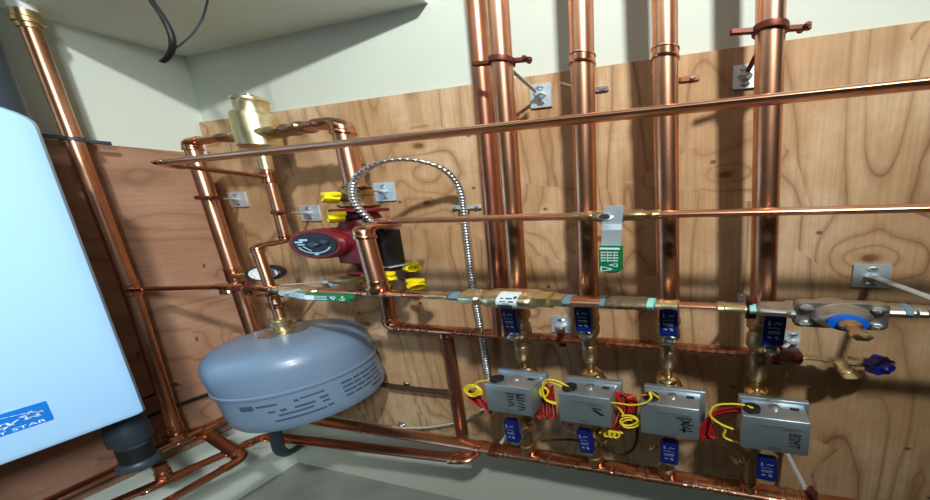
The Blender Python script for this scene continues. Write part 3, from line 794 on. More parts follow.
# even spacing, ridged
acc = [0]
for a, b in zip(sp, sp[1:]): acc.append(acc[-1]+(b-a).length)
tot = acc[-1]; NR = 340; pp = []; j = 0
for k in range(NR+1):
    s_ = tot*k/NR
    while j < len(acc)-2 and acc[j+1] < s_: j += 1
    pp.append(sp[j].lerp(sp[j+1], (s_-acc[j])/max(1e-9, acc[j+1]-acc[j])))
rad = [.0066 if k % 3 else .0086 for k in range(NR+1)]
tag(MB().tube(pp, rad, 10).build('flexible_conduit', 'steel', None, pts[-1], ang=80), 'ridged silver flexible conduit looping over the pump and running down the plywood', 'conduit')
q = at(463.5, 207, Y=.607)
t = thing('conduit_strap', 'small steel strap screwed over the silver conduit beside the slim risers', 'clamp', q)
mb = MB(); mb.box(q-X*.022+Y*.008, X*.026, Y*.003, Z*.016, .001, 1); mb.box(q+X*.022+Y*.008, X*.026, Y*.003, Z*.016, .001, 1)
mb.lathe(q-Z*.010, Z, [(.009, 0), (.0115, .001), (.0115, .019), (.009, .02)], 16); mb.build('strap', 'galvanised', t)
for s_ in (-1, 1):
    mb = MB(); mb.lathe(q+X*(s_*.026)+Y*.006, -Y, [(.004, 0), (.004, .002), (.002, .004)], 10); mb.build('screw', 'steel', t)

# ================================================================== ZONE VALVE COLUMNS
cols = []
for i, (z0, pxs) in enumerate(zip((.190, .190, .186, .182), (522, 589, 669, 763))):
    bot, top, r = RC[i+1]; cols.append(bot.copy())
mz = [at(528, 452, Y=.53), at(596, 463, Y=.53), at(667, 475, Y=.53), at(749, 490, Y=.53)]
mzz = sum(q.z for q in mz)/4
CXs = [c.x-.001 for c in cols]; CXs[3] -= .002
print('cols', CXs, [q.x for q in mz])
yc = .53
names = ['leftmost zone valve with two columns of marker writing', 'zone valve marked with a short black dash', 'zone valve marked with one column of scrawl', 'zone valve marked BSMT']
def blue_marks(mb, o, u, v, n, L, w):
    k = L/.09
    mb.stroke([(-w*.26, L*.20), (-w*.26, L*.32)], o, u, v, n, .0022)
    mb.stroke([(-w*.30, L*.20), (-w*.18, L*.20)], o, u, v, n, .0014)
    mb.stroke([(-w*.02, L*.23), (w*.10, L*.29), (w*.2, L*.23), (w*.3, L*.28)], o, u, v, n, .0016)
    mb.stroke([(-w*.28, L*.10), (-w*.05, L*.10)], o, u, v, n, .0016); mb.stroke([(0, L*.12), (w*.26, L*.07)], o, u, v, n, .0014)
    mb.stroke([(-w*.25, -L*.03), (w*.25, -L*.03)], o, u, v, n, .003); mb.stroke([(-w*.25, -L*.09), (w*.25, -L*.09)], o, u, v, n, .0014)
    mb.stroke([(-w*.2, -L*.22), (-w*.12, -L*.24)], o, u, v, n, .004); mb.stroke([(w*.14, -L*.20), (w*.2, -L*.26)], o, u, v, n, .004)
def make_ball_valve(i, px_top, px_piv, w):
    ztop, zpiv = at(px_top[0], px_top[1], Y=.492), at(px_piv[0], px_piv[1], Y=.492)
    cx = CXs[i]; zc = zpiv.z-.004
    o = V((cx, yc, zc))
    t = thing('ball_valve', 'blue-handled brass ball valve above the '+names[i], 'valve', o-Z*.12, 'blue-handled ball valves')
    mb = MB(); zt2 = cols[i].z
    mb.lathe(o, Z, [(.0170, zt2-zc+.012), (.020, zt2-zc+.010), (.020, zt2-zc-.008), (.017, zt2-zc-.012), (.0145, .036), (.016, .030), (.019, .016), (.0198, 0), (.019, -.014), (.0155, -.028), (.0135, -.032), (.0135, -.042)], 24)
    mb.build('valve_body', 'brass_dull', t)
    mb = MB(); zn = at(px_piv[0], 0, Y=yc).z
    nz = nutz[i]-zc
    mb.lathe(o, Z, [(.0125, -.040), (.0155, -.044), (.0155, -.060), (.0135, -.063), (.0145, -.066), (.0145, nz+.060), (.0125, nz+.054), (.0090, nz+.046), (.0080, nz+.040), (.0080, nz+.014)], 22)
    mb.build('tailpiece', 'bronze', t)
    mb = MB(); mb.lathe(o, Z, [(.008, nz+.020), (.013, nz+.017), (.0175, nz+.008), (.0175, nz-.008), (.014, nz-.016), (.010, nz-.019), (.010, nz-.03)], 24); mb.build('union_nut', 'gold', t)
    # lever
    mb = MB(); stem = V((cx, yc, zpiv.z))
    pv = zpiv
    mb.lathe(V((pv.x, yc-.015, pv.z)), -Y, [(.009, 0), (.009, .018), (.012, .02), (.012, .026), (.009, .030), (.005, .031)], 8)
    mb.build('stem_nut', 'steel', t)
    mb = MB(); strip(mb, [V((pv.x, yc-.036, pv.z-.012)), V((pv.x, yc-.036, pv.z+.012)), pv+Z*.028, ztop-Z*.02], w*.62, .003); mb.build('lever', 'steel', t)
    g, oo, u, v, n, L = grip(t, pv+Z*.020, ztop, w, .009, 'blue_vinyl', rb=.007)
    if u.x < 0: u = -u
    if v.z < 0: v = -v
    mb = MB(); blue_marks(mb, oo, u, v, n, L, w); mb.build('lettering', 'galvanised', g, flat=True)
    return t
nutz = [at(522, 371, Y=.53).z, at(589, 373, Y=.53).z, at(670, 379, Y=.53).z, at(760, 392, Y=.53).z]
for i, (tp, pv, w) in enumerate([((508.5, 307.5), (513.5, 337), .026), ((582.5, 306.5), (585.5, 336), .027), ((669, 308), (669, 341), .027), ((775.5, 315), (771, 350), .028)]):
    make_ball_valve(i, tp, pv, w)
# --- zone valves (grey boxes): one built, three copied, the writing differs
zT, zB = at(562, 392.5, Y=.46).z, at(562, 420.5, Y=.46).z
bx = [-.331, -.195, -.0605, .0845]
bw = .087
t0 = None
def make_zone():
    o = V((bx[0], .49, zB))
    t = thing('zone_valve', 'grey metal box: '+names[0], 'valve', o, 'grey zone valve boxes')
    cx = bx[0]; H = zT-zB
    mb = MB(); mb.box(V((cx, .480, (zT+zB)/2)), X*bw, Y*.044, Z*H, .0025); mb.build('cover', 'box_metal', t)
    mb = MB(); mb.box(V((cx+.002, .506, (zT+zB)/2+.004)), X*(bw+.010), Y*.010, Z*(H+.012), .002); mb.build('back_plate', 'box_metal', t)
    mb = MB(); mb.lathe(V((cx-.002, yc, zB-.02)), Z, [(.011, 0), (.013, .01), (.017, .02), (.019, .05), (.019, H-.01), (.014, H+.01), (.011, H+.024)], 20); mb.build('valve_body', 'bronze', t)
    mb = MB(); mb.lathe(V((cx+.002, .486, zT-.001)), Z, [(.0075, 0), (.0075, .006), (.005, .009), (0, .009)], 14); mb.build('screw', 'steel', t)
    mb = MB(); mb.lathe(V((cx-.030, .475, zT-.001)), Z, [(.012, 0), (.012, .010), (.009, .013), (.007, .013), (.0, .006)], 18); mb.build('cable_bushing', 'black_plastic', t)
    mb = MB(); mb.box(V((cx+.028, .488, zT+.0005)), X*.012, Y*.006, Z*.002); mb.build('slot', 'ink', t)
    # embossed maker line and bottom tab
    mb = MB(); oo = V((cx, .458, zT)); 
    for x0, x1, y0, w in ((-.020, -.012, -.026, .003), (-.010, -.002, -.028, .002), (.0, .010, -.024, .003), (.012, .030, -.027, .003), (.002, .028, -.032, .002)):
        mb.stroke([(x0, y0), (x1, y0)], oo, X, Z, -Y, w, .0006)
    mb.stroke([(-.006, -H+.014), (.008, -H+.010)], oo, X, Z, -Y, .005)
    mb.build('embossing', 'steel', t, flat=True)
    return t
z1 = make_zone()
zones = [z1]
for i in (1, 2, 3):
    zones.append(copy_tree(z1, V((bx[i], .49, zB)), 'grey metal box: '+names[i]))
def marker(i, fn):
    mb = MB(); fn(mb, V((bx[i], .458, (zT+zB)/2))); mb.build('marker_writing', 'ink', zones[i], flat=True)
def w1(mb, o):
    for cx, seq in ((.004, ((-.006, .030, .006, .026), (-.005, .016, .006, .016), (.005, .008, -.004, .002), (-.002, -.006, .006, -.010), (-.004, -.020, .006, -.018))), (.024, ((-.007, .030, .007, .030), (-.004, .030, -.005, .020), (-.006, .014, .005, .016), (-.005, .006, .006, .004), (-.004, -.004, .004, -.012), (-.005, -.020, .007, -.022), (.004, -.030, -.004, -.034)))):
        for x0, y0, x1, y1 in seq: mb.stroke([(cx+x0, y0), (cx+x1, y1)], o, X, Z, -Y, .0042)
def w2(mb, o):
    mb.stroke([(.014, .014), (.028, .012)], o, X, Z, -Y, .004); mb.stroke([(.018, .006), (.030, -.010)], o, X, Z, -Y, .006)
def w3(mb, o):
    for x0, y0, x1, y1 in ((.012, .018, .032, .020), (.018, .012, .028, .004), (.030, .012, .020, .000), (.018, -.004, .034, -.002), (.020, -.010, .030, -.014), (.016, -.024, .032, -.024), (.022, -.016, .022, -.030)):
        mb.stroke([(x0, y0), (x1, y1)], o, X, Z, -Y, .004)
def w4(mb, o):
    mb.text('BSMT', o+X*.024-Z*.0085, V((0, 0, -1)), X, .021, -Y)
for i, f_ in enumerate((w1, w2, w3, w4)): marker(i, f_)
# --- lower drain valves with blue handles, hanging under the boxes
mtop = mzz+.016
for i, (pt, pb, w) in enumerate([((510.5, 419), (514.5, 441), .024), ((583.5, 429), (588, 451.5), .024), ((669.5, 440), (669.5, 462), .028), ((767, 456.5), (766, 478), .028)]):
    a, b = at(pt[0], pt[1], Y=.486), at(pb[0], pb[1], Y=.486)
    cx = mz[i].x
    o = V((cx, yc, (a.z+b.z)/2-.03))
    t = thing('drain_valve', 'small blue-handled drain valve hanging below the '+names[i], 'valve', V((cx, yc, mzz)), 'blue-handled drain valves')
    mb = MB(); hgt = zB-.02-mzz
    mb.lathe(V((cx, yc, mzz)), Z, [(.0105, .012), (.0135, .014), (.0135, .036), (.0105, .040), (.0095, hgt*.42), (.0135, hgt*.44), (.0145, hgt*.55), (.0135, hgt*.68), (.0095, hgt*.70), (.0095, hgt+.02)], 20)
    mb.build('valve_body', 'bronze', t)
    side = 1 if i in (0, 1) else -1
    q = V((cx, yc, mzz+hgt*.56)); mb = MB(); dd = V((side*.8, -.55, 0)).normalized()
    mb.lathe(q, dd, [(.008, 0), (.008, .016), (.011, .017), (.011, .020), (.009, .021), (.009, .024), (.011, .025), (.011, .028), (.009, .029), (.011, .032), (.011, .035), (.007, .036)], 18); mb.build('hose_thread', 'brass_dull', t)
    mb = MB(); mb.lathe(V((b.x+.002, yc-.012, b.z-.002)), -Y, [(.007, 0), (.007, .026), (.010, .027), (.010, .034), (.006, .036)], 8); mb.build('stem_nut', 'steel', t)
    g, oo, u, v, n, L = grip(t, b+Z*.0, a, w, .009, 'blue_vinyl', rb=.006)
    if u.x < 0: u = -u
    if v.z < 0: v = -v
    mb = MB(); blue_marks(mb, oo, u, v, n, L, w); mb.build('lettering', 'galvanised', g, flat=True)
# --- manifold
ml, mr_ = at(318, 420.5, Y=.545), V((mz[3].x+.35, .53, mzz))
root = thing('manifold_pipe', 'thick copper manifold pipe under the zone valves with a row of soldered tees', 'pipe', ml)
mr_ = ml+(V((mz[2].x, mz[2].y, mzz-.006))-ml)*((mr_.x-ml.x)/(mz[2].x-ml.x)); dmn = (mr_-ml).normalized(); rmn = .0155
MB().tube([ml, (ml+mr_)/2, mr_], rmn, 22).build('pipe', 'copper', root)
def on_m(x): return ml+dmn*((x-ml.x)/dmn.x)
for q in mz: fit_tee(root, on_m(q.x), dmn, Z, rmn, .0135)
for px, py in ((478, 446), (494, 447), (502, 449), (512, 450), (545, 456), (556, 458), (564, 459), (573, 461), (580, 462), (614, 467), (624, 468), (634, 470), (648, 472), (690, 480), (704, 482), (718, 485), (730, 487), (775, 494), (790, 497), (806, 499)):
    fit_coupling(root, on_m(at(px, py, Y=.53).x), dmn, rmn, .017)
# manifold corner to the side wall
p1a, p1b = at(60, 495.5, X=-1.185), at(216, 422, X=-1.185)
d1 = (p1b-p1a).normalized(); cz = W(0, 0, -.508).z
c1_ = V((-1.185, .555, p1b.z)); p1s = p1a-d1*.45
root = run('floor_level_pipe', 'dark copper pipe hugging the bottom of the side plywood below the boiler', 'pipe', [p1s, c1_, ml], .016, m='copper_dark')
fit_tee(root, at(177, 440, X=-1.185), d1, Z, .016, .0165)
tq = at(196, 433, X=-1.185); fit_tee(root, tq, d1, X, .016, .0125)
# second pipe out from the wall
x2 = -1.085
p2a, p2b = at(122, 500, X=x2), at(252, 443, X=x2); d2 = (p2b-p2a).normalized()
e2 = at(468, 459.5, Y=.505); s2_ = at(323, 431, Y=.505); c2_ = V((x2, s2_.y, p2b.z))
root = run('floor_level_pipe', 'dark copper pipe out from the wall below the black union and turning under the manifold', 'pipe', [p2a-d2*.35, c2_, e2, e2+V((.0, .034, .0))], .0135, m='copper_dark', skip=())
for px, py in ((460, 456),): fit_coupling(root, at(px, py, Y=.505)*1.0, X, .0135, .02) if False else None
fit_tee(root, at(166, 481, X=x2), d2, Z, .0135, .0105)
# third pipe nearest the room with its branch to pipe one
p3e = at(243, 458, X=-1.04); p3a = at(169, 500, X=-1.04)
d3 = (p3e-p3a).normalized()
br0 = tq.copy()
root = run('floor_level_pipe', 'short copper pipe nearest the room with a bright elbow left of the hose', 'pipe', [p3a-d3*.4, p3e, V((br0.x+.03, br0.y+.005, br0.z))], .0125, m='copper_dark')
# ================================================================== LEFT RISER
lr0, lr1 = at(177, 436, X=-1.185), at(22, 6, X=-1.185)
lm = at(131, 290, X=-1.185); 
root = thing('copper_riser', 'tall copper riser on the side wall right behind the white boiler', 'pipe', lr0, 'copper risers along the plywood')
tp_ = lm+(lr1-lm)*((W(0, 0, .352).z-lm.z)/(lr1.z-lm.z))
MB().tube([lr0, lm, tp_], .0116, 22).build('pipe', 'copper', root)
dd = (tp_-lm).normalized()
fit_tee(root, lm, dd, (bl-fl), .0116, .011)
q = lr0+(lm-lr0)*.06; fit_coupling(root, q, (lm-lr0), .0116, .04)
qt = at(24, 16, X=-1.185); qt = lm+(tp_-lm)*((qt.z-lm.z)/(tp_.z-lm.z))
mb = MB(); mb.lathe(qt-dd*.03, dd, [(.0116, -.014), (.0145, -.012), (.0145, .004), (.0175, .006), (.0175, .022), (.0155, .026), (.0155, .05), (.013, .052)], 22); mb.build('adapter', 'brass_dull', root)
mb = MB(); mb.tube([qt+dd*.018, qt+dd*((ZC/S-qt.z)/dd.z)], .0155, 18); tag(mb.build('plastic_sleeve', 'white_plastic', None, qt+dd*.018), 'white plastic pipe stub entering the ceiling above the side riser', 'pipe')
# black clamp
qc = at(70, 139, X=-1.185); qc = lm+(tp_-lm)*((qc.z-lm.z)/(tp_.z-lm.z))
t = thing('pipe_clamp', 'flat black strap clamp around the side riser where the plywood starts', 'clamp', qc)
mb = MB(); mb.lathe(qc-Z*.008, dd, [(.0128, 0), (.016, .001), (.016, .015), (.0128, .016)], 20); mb.box(qc+Y*-.035+X*.012, X*.004, Y*.046, Z*.016, .0015); mb.box(qc+Y*.034-X*.012, X*.004, Y*.030, Z*.016, .0015); mb.build('strap', 'slate_plastic', t)
mb = MB(); mb.lathe(qc-Y*.045+X*.014, X, [(.005, 0), (.005, .004), (.003, .006)], 8); mb.build('screw', 'steel', t)

# ================================================================== BOILER
xb = -.97
ya, zlo, zhi = at(143, 402, X=xb), at(143, 404, X=xb).z, at(20, 102, X=xb).z
yA = at(93, 260, X=xb).y+.002
zlo = (at(128, 421, X=xb).z+at(5, 466.5, X=xb).z)/2; zhi = at(22, 104, X=xb).z
print('boiler', yA, zlo*S, zhi*S)
ylo = yA-.44
bc = V(((xb+XL)/2, (yA+ylo)/2, (zlo+zhi)/2))
t = thing('wall_boiler', 'white wall-hung boiler with blue sticker at the left, tinted pale blue', 'boiler', V((bc.x, bc.y, zlo)))
t['label'] = 'white wall-hung boiler cabinet with a blue energy sticker on its front'
mb = MB()
# rounded-corner front shell: outline in (y, z), lofted with a soft front edge
def outline(w, h, r, rtop): 
    return rounded(w, h, r, 7, rtop)
w_, h_ = .44, zhi-zlo
layers = [(0, xb), (.004, xb), (.0, xb)]
rings = [(0.0, XL+.03), (0.0, xb-.018), (.003, xb-.008), (.008, xb-.002), (.016, xb)]
first = None; prev = None
for ins, x in rings:
    pl = outline(w_-2*ins, h_-2*ins*1.2, .014-ins*.4, .06-ins*.5); b = len(mb.v)
    for (yy, zz) in pl: mb.v.append(V((x, bc.y+yy, bc.z+zz)))
    if prev is not None: mb.ring_faces(prev, b, len(pl))
    else: first = b
    prev = b
mb.f.append(tuple(range(prev, prev+len(pl)))); mb.f.append(tuple(range(first, first+len(pl))))
mb.build('cover', 'boiler_blue_lit', t, ang=30)
mb = MB(); mb.box(V((XL+.016, bc.y, bc.z)), X*.03, Y*(w_*.9), Z*(h_*.94), .004); mb.build('back_frame', 'slate_plastic', t)
# blue sticker
s_tr, s_br = at(45, 401, X=xb), at(54.5, 419, X=xb)
sw, sh_ = .15, (s_tr.z-s_br.z)
yc0 = (s_tr.y+s_br.y)/2
oS = V((xb+.0008, yc0-sw/2, (s_tr.z+s_br.z)/2))
mb = MB(); b = 0; mb.prism(rounded(sw, sh_, .001, 1), oS-X*.0006, Y, Z, X*.0006); stk = mb.build('energy_sticker', 'sticker_blue', t)
mb = MB(); E_ = []
for k in range(25):
    a = PI*(1-k/24); E_.append((sw*.47*math.cos(a)*1.02, -sh_*.05+sh_*.42*math.sin(a)))
mb.stroke(E_[2:-2], oS, Y, Z, X, .0014)
mb.stroke([(-sw*.5, -sh_*.22), (-.02, -sh_*.20), (sw*.30, -sh_*.13)], oS, Y, Z, X, .0014)
# script word: a flowing line of loops
mb.text('energy', oS+Y*(sw*.33)+Z*(-sh_*.02), Y, (Z+Y*.25), .027, X, 'RIGHT')
star = []
for k in range(11):
    a = PI/2+2*PI*k/10; rr = .010 if k % 2 == 0 else .004; star.append((sw*.40+rr*math.cos(a), sh_*.06+rr*math.sin(a)*1.4))
mb.stroke(star, oS, Y, Z, X, .0018)
mb.text('ENERGY STAR', oS+Y*(sw*.46)-Z*(sh_*.38), Y, Z*1.2, .0118, X, 'RIGHT')
mb.build('lettering', 'white_print', stk, flat=True)
# vent pipe above, union below
vq = at(13, 62, X=-1.1); 
vc_ = V((-1.09, vq.y-.050, zhi-.01))
mb = MB(); mb.tube([vc_, vc_+Z*1.2, V((vc_.x, vc_.y, ZT/S))], .042, 28); tag(mb.build('vent_pipe', 'slate_plastic', None, vc_), 'dark slate vent pipe rising from the boiler top beside the side riser', 'pipe')
uq = at(131, 440, X=-1.09)
uz0, uz1 = at(139, 464, X=-1.09).z, at(128, 425, X=-1.09).z
t = thing('union_fitting', 'dark grey plastic union under the corner of the boiler', 'fitting', V((uq.x, uq.y, uz0)))
h = uz1-uz0
ux = V((uq.x, uq.y, uz0))
mb = MB(); mb.lathe(ux, Z, [(.022, h*.45), (.022, h*.60), (.0275, h*.62), (.028, h*.66), (.028, h*.96), (.025, h*1.1), (.022, h*2.2)], 30); mb.build('upper_sleeve', 'slate_plastic', t)
mb = MB(); mb.lathe(ux, Z, [(.020, h*.08), (.0225, h*.10), (.0225, h*.50)], 30); mb.build('middle_sleeve', 'black_plastic', t)
mb = MB(); mb.lathe(ux, Z, [(.019, -.010), (.027, -.008), (.0285, 0), (.0285, .018), (.026, .026), (.022, .028)], 30); mb.build('lock_ring', 'slate_plastic', t)
sB = at(166, 481, X=x2); sA = sB+Z*.03
root = thing('drain_stub', 'short copper stub standing on the floor-level pipe beside the dark union', 'pipe', sB)
MB().tube([sB, sA+Z*.06], .0105, 16).build('pipe', 'copper_dark', root); fit_coupling(root, sB+Z*.045, Z, .0105, .02)

# ================================================================== HANGERS: plate on the plywood, rod, split ring
def hanger(label, corners, ring_p, ring_d, ring_r, m_rod='pale_rod', m_ring='clamp_brown', ears=None, rr=.0042, rod=True, tab=0.):
    x0, y0, x1, y1 = corners
    a, b, c, d = at(x0, y0, Y=YW), at(x1, y0, Y=YW), at(x1, y1, Y=YW), at(x0, y1, Y=YW)
    ctr = (a+b+c+d)/4; w = ((b-a).x+(c-d).x)/2; h = ((a-d).z+(b-c).z)/2
    w, h = max(w, .02), max(h, .03)
    ctr.y = YW
    t = thing('pipe_hanger', label, 'hanger', ctr, 'galvanised pipe hangers')
    mb = MB(); mb.prism(rounded(w, h, .003, 3), ctr-Y*.004, X, Z, Y*.0036); mb.build('wall_plate', 'galvanised', t)
    for s_ in (-1, 1):
        mb = MB(); mb.lathe(ctr+Z*(s_*h*.31)-Y*.004, -Y, [(.0075, 0), (.0075, .002), (.004, .0045), (0, .0045)], 12); mb.build('screw', 'steel', t)
    mb = MB(); mb.lathe(ctr-Y*.004, -Y, [(.011, 0), (.011, .004), (.0085, .012), (.006, .014)], 6); mb.build('rod_socket', 'galvanised', t)
    if ring_p is not None:
        dirv = (ring_p-ctr).normalized(); e = ring_p-dirv*ring_r
        mb = MB(); mb.tube([ctr-Y*.006, e], rr, 10); mb.build('rod', m_rod, t)
        mb = MB(); dn = ring_d.normalized()
        mb.lathe(ring_p-dn*.009, dn, [(ring_r*1.0, 0), (ring_r*1.22, .001), (ring_r*1.24, .009), (ring_r*1.22, .017), (ring_r*1.0, .018)], 22, cap=False)
        e1 = ears or V((1, 0, 0))
        for s_ in (-1, 1):
            q = ring_p+e1*(s_*(ring_r*1.2+.010+tab/2)); sd = dn.cross(e1).normalized()
            mb.box(q, e1*(.022+tab), dn*.014, sd*.008, .002, 1)
        mb.build('ring_clamp', m_ring, t)
        mb = MB(); q = ring_p+e1*(ring_r*1.2+.014+tab*.8); sd = dn.cross(e1).normalized()
        mb.tube([q-sd*.012, q+sd*.012], .004, 8); mb.build('clamp_bolt', m_ring, t)
    return t
def on_line(a, b, z): return a+(b-a)*((z-a.z)/(b.z-a.z))
bot, top, r = RC[1]; q = on_line(bot, top, at(500, 62, Y=.53).z)
hanger('galvanised hanger with pale rod slanting up to the brown clamp on the second copper riser', (531, 84, 552, 108), q, top-bot, r, ears=V((.97, .2, .05)).normalized(), tab=.006)
bot, top, r = RC[4]; q = on_line(bot, top, at(769, 30, Y=.53).z)
hanger('galvanised hanger half hidden behind the thickest riser, holding its long brown clamp', (733, 65, 757, 89), q, top-bot, r, ears=V((.96, .26, .06)).normalized(), m_rod='clamp_brown', tab=.008)
q = on_line(le, lb2, at(204, 198, Y=.53).z)
hanger('galvanised hanger beside the thick pipe left of the air separator', (231, 192, 248, 207), q, Z, .0175, ears=V((.9, -.4, 0)).normalized())
q = V((s1.x, ys, at(288, 212, Y=.53).z))
hanger('galvanised hanger on the slim tank pipe just above the red pump', (302, 205, 321, 221), q, Z, .0105, ears=V((.95, -.3, 0)).normalized())
q = on_line(re, rb, at(352, 189, Y=.53).z)
hanger('galvanised hanger inside the loop of silver conduit', (376, 182.5, 396, 201), q, Z, .0175, ears=V((.95, -.3, 0)).normalized())
q = on_feed(247)
hanger('dark hanger with a long thin rod reaching the feed line by the gauge', (322, 277, 337, 286), q, df, .0122, ears=Z)
hanger('galvanised plate with a pale grey rod running off the right edge', (852, 264, 890, 287), at(960, 309, Y=.44), X, .011, ears=Z, rr=.0062)
q = V((at(562, 338, Y=yr).x, yr, ret[1].z+(ret[2].z-ret[1].z)*.4))
hanger('galvanised hanger on the return pipe between the first two blue ball valves', (552, 316, 573, 332), q, dr, .0145, ears=Z, m_ring='clamp_brown')
q = V((at(790, 352, Y=yr).x-.02, yr, ret[2].z))
hanger('galvanised hanger on the return pipe beside the BSMT blue ball valve', (784, 331, 800, 347), q, dr, .0145, ears=Z)
q = on_feed(751)
hanger('small galvanised hanger peeking out left of the thickest riser above the feed line', (737, 293, 752, 303), q, df, .0095, ears=Z)
q = on_m(at(493, 441, Y=.53).x)
hanger('galvanised hanger with pale rod left of the first drain valve on the manifold', (518, 404, 534, 416), q, dmn, rmn, ears=Z, m_rod='pale_rod')
q = on_m(at(811, 499, Y=.53).x)
hanger('galvanised hanger with pale rod under the BSMT box on the manifold', (774, 438, 792, 450), q, dmn, rmn, ears=Z, m_rod='pale_rod')
# little copper strap tabs beside the two middle risers
for (px, py), lab in (((600, 89), 'small pale strap tab with screw just right of the riser behind the green lever'), ((690, 78), 'small copper strap tab with screw just right of the third zone valve riser')):
    q = at(px, py, Y=YW-.0035)
    t = thing('pipe_strap', lab, 'clamp', q)
    mb = MB(); mb.prism(rounded(.030, .016, .003, 2), q, X, Z, Y*.003); mb.tube([q-X*.016, q-X*.03-Y*.012, q-X*.05-Y*.05], .005, 8); mb.build('strap', 'copper' if px > 650 else 'steel', t)
    mb = MB(); mb.lathe(q+X*.004, -Y, [(.005, 0), (.005, .002), (.003, .004)], 10); mb.build('screw', 'steel', t)

# ================================================================== WIRES
def wire(name, label, cat, pix, y, r, m, group=None, n=8, ys_=None):
    pts = [at(p[0], p[1], Y=(p[2] if len(p) > 2 else y)) for p in pix]
    return tag(MB().tube(smooth_curve(pts, n), r, 6).build(name, m, None, pts[-1], ang=80), label, 'wire', group)
def loops(cx, cy, rx, ry, turns, a0=0, drift=(0, 0), n=10):
    out = []
    for k in range(int(turns*n)+1):
        a = a0+2*PI*k/n; out.append((cx+rx*math.cos(a)+drift[0]*k/n, cy+ry*math.sin(a)+drift[1]*k/n))
    return out
wg = 'thermostat wires between the zone valves'
wire('thermostat_wire', 'yellow wire coiled left of the zone valve nearest the tank', 'wire', [(498, 384, .475), (497, 381, .474), (489, 380.5), (479, 381.5)]+loops(470.5, 388.5, 7.0, 5.0, 3.2, -.8, (1.4, 1.2))+[(478, 394)], .478, .0021, 'wire_yellow', wg)
wire('thermostat_wire', 'yellow wire arching from the dash-marked zone valve then dropping beside its left edge', 'wire', [(569, 390, .475), (568, 387, .474), (561, 382.5), (552, 379.5), (545, 381), (542.5, 390), (545, 398.5), (550, 402), (556, 404)], .476, .0021, 'wire_yellow', wg)
wire('thermostat_wire', 'second yellow wire looping lower beside the dash-marked zone valve', 'wire', [(566, 390, .475), (565, 388, .474), (557, 384), (550, 381.5), (544, 385), (541, 392), (546, 396), (548, 391), (543, 387), (540, 393), (547, 400), (557, 403)], .480, .0021, 'wire_yellow', wg)
wire('thermostat_wire', 'yellow wire wrapping the scrawl-marked zone valve corner and curling in mid-air beside it', 'wire', [(659, 398, .475), (650, 392, .46), (651, 398, .452), (645, 403, .452), (632, 405, .455), (620, 403.5, .46), (612.5, 403, .465), (618, 407, .468), (623, 414, .47)]+loops(627.5, 419.5, 9, 4.5, 2.1, -2.2, (2.0, 2.2)), .47, .0021, 'wire_yellow', wg)
wire('thermostat_wire', 'low yellow wire coil below the dash-marked zone valve', 'wire', [(600, 432)]+loops(604, 433, 4, 3, 3.4, PI, (4.5, .6)), .48, .0021, 'wire_yellow', wg)
wire('thermostat_wire', 'yellow wire arching wide over the left corner of the BSMT zone valve', 'wire', [(757, 413, .475), (756, 409.5, .474), (741, 404.5), (722, 404.2), (713, 407.5), (710.5, 416), (720, 423.5), (733, 429)], .477, .0021, 'wire_yellow', wg)
wire('thermostat_wire', 'short yellow wire curl low on the left side of the BSMT zone valve', 'wire', [(716, 421), (725, 429), (723.5, 436), (730, 440), (740, 443)], .482, .0021, 'wire_yellow', wg)
reds = [
    ('red wire bundle hanging left of the zone valve nearest the tank', [[(468+1.4*k, 390+.6*k), (469+2.2*k, 397+.8*k), (475+2.0*k, 404+.8*k), (487+.5*k, 407+.9*k)] for k in range(9)]),
    ('red wire bundle filling the gap between the first two zone valves', [[(533+3.2*k, 381+.8*k+2*(k % 2)), (537+2.6*k, 391), (536+3.0*k, 402+(k % 3)), (535+3.4*k, 413+2*(k % 2)), (540+2.6*k, 419-(k % 3))] for k in range(7)]),
    ('red wire bundle between the dash-marked and scrawl-marked zone valves', [[(612+2.5*k, 390+.7*k), (616+2.6*k, 396+(k % 3)), (620+2.4*k, 404), (617+2.6*k, 414+(k % 2)*2), (612+3.0*k, 426+(k % 2)), (606+3.2*k, 430)] for k in range(8)]),
    ('red wire bundle between the scrawl-marked and BSMT zone valves', [[(755-1.5*k, 410+.4*k), (736-2*k, 407+1.0*k), (716-1.3*k, 411+1.5*k), (706+1.2*k, 421+1.2*k), (700+2.2*k, 431+1.0*k), (703+3.0*k, 440-.6*k)] for k in range(7)])]
for lab, strands in reds:
    mb = MB()
    for k, st_ in enumerate(strands):
        pts = [at(p[0], p[1], Y=.486+.004*(k % 4)) for p in st_]
        mb.tube(smooth_curve(pts, 5), .0023, 6)
    tag(mb.build('red_wire_bundle', 'wire_red', None, pts[-1], ang=80), lab, 'wire', 'red wire bundles beside the zone valves')
wire('orange_wire', 'orange wire entering the black bushing of the scrawl-marked zone valve', 'wire', [(660, 398, .476), (655, 395.5), (645, 395), (634, 396), (628, 398)], .472, .0021, 'wire_orange')
wire('white_cable', 'thin white cable curling under the dash-marked zone valve', 'wire', [(560.5, 421), (561.5, 426), (567, 430), (577, 433)], .50, .0017, 'cable_white')
wire('brown_cable', 'thin brown cable running level left of the second drain valve', 'wire', [(542, 441), (556, 440), (570, 439.5), (580, 441)], .55, .0034, 'cable_brown')
wire('brown_cable', 'brown cable looping between the second and third drain valves', 'wire', [(603, 447), (612, 454), (623, 455), (633, 449), (637, 438), (637, 428)], .56, .0034, 'cable_brown')
wire('grey_cable', 'pale grey cable curving along the plywood from the clip to the first zone valve', 'wire', [(392, 427), (404, 427.6), (430, 427), (456, 422.5), (470, 417.5), (483, 409)], .605, .0042, 'cable_white')
q = at(402, 424, Y=.612)
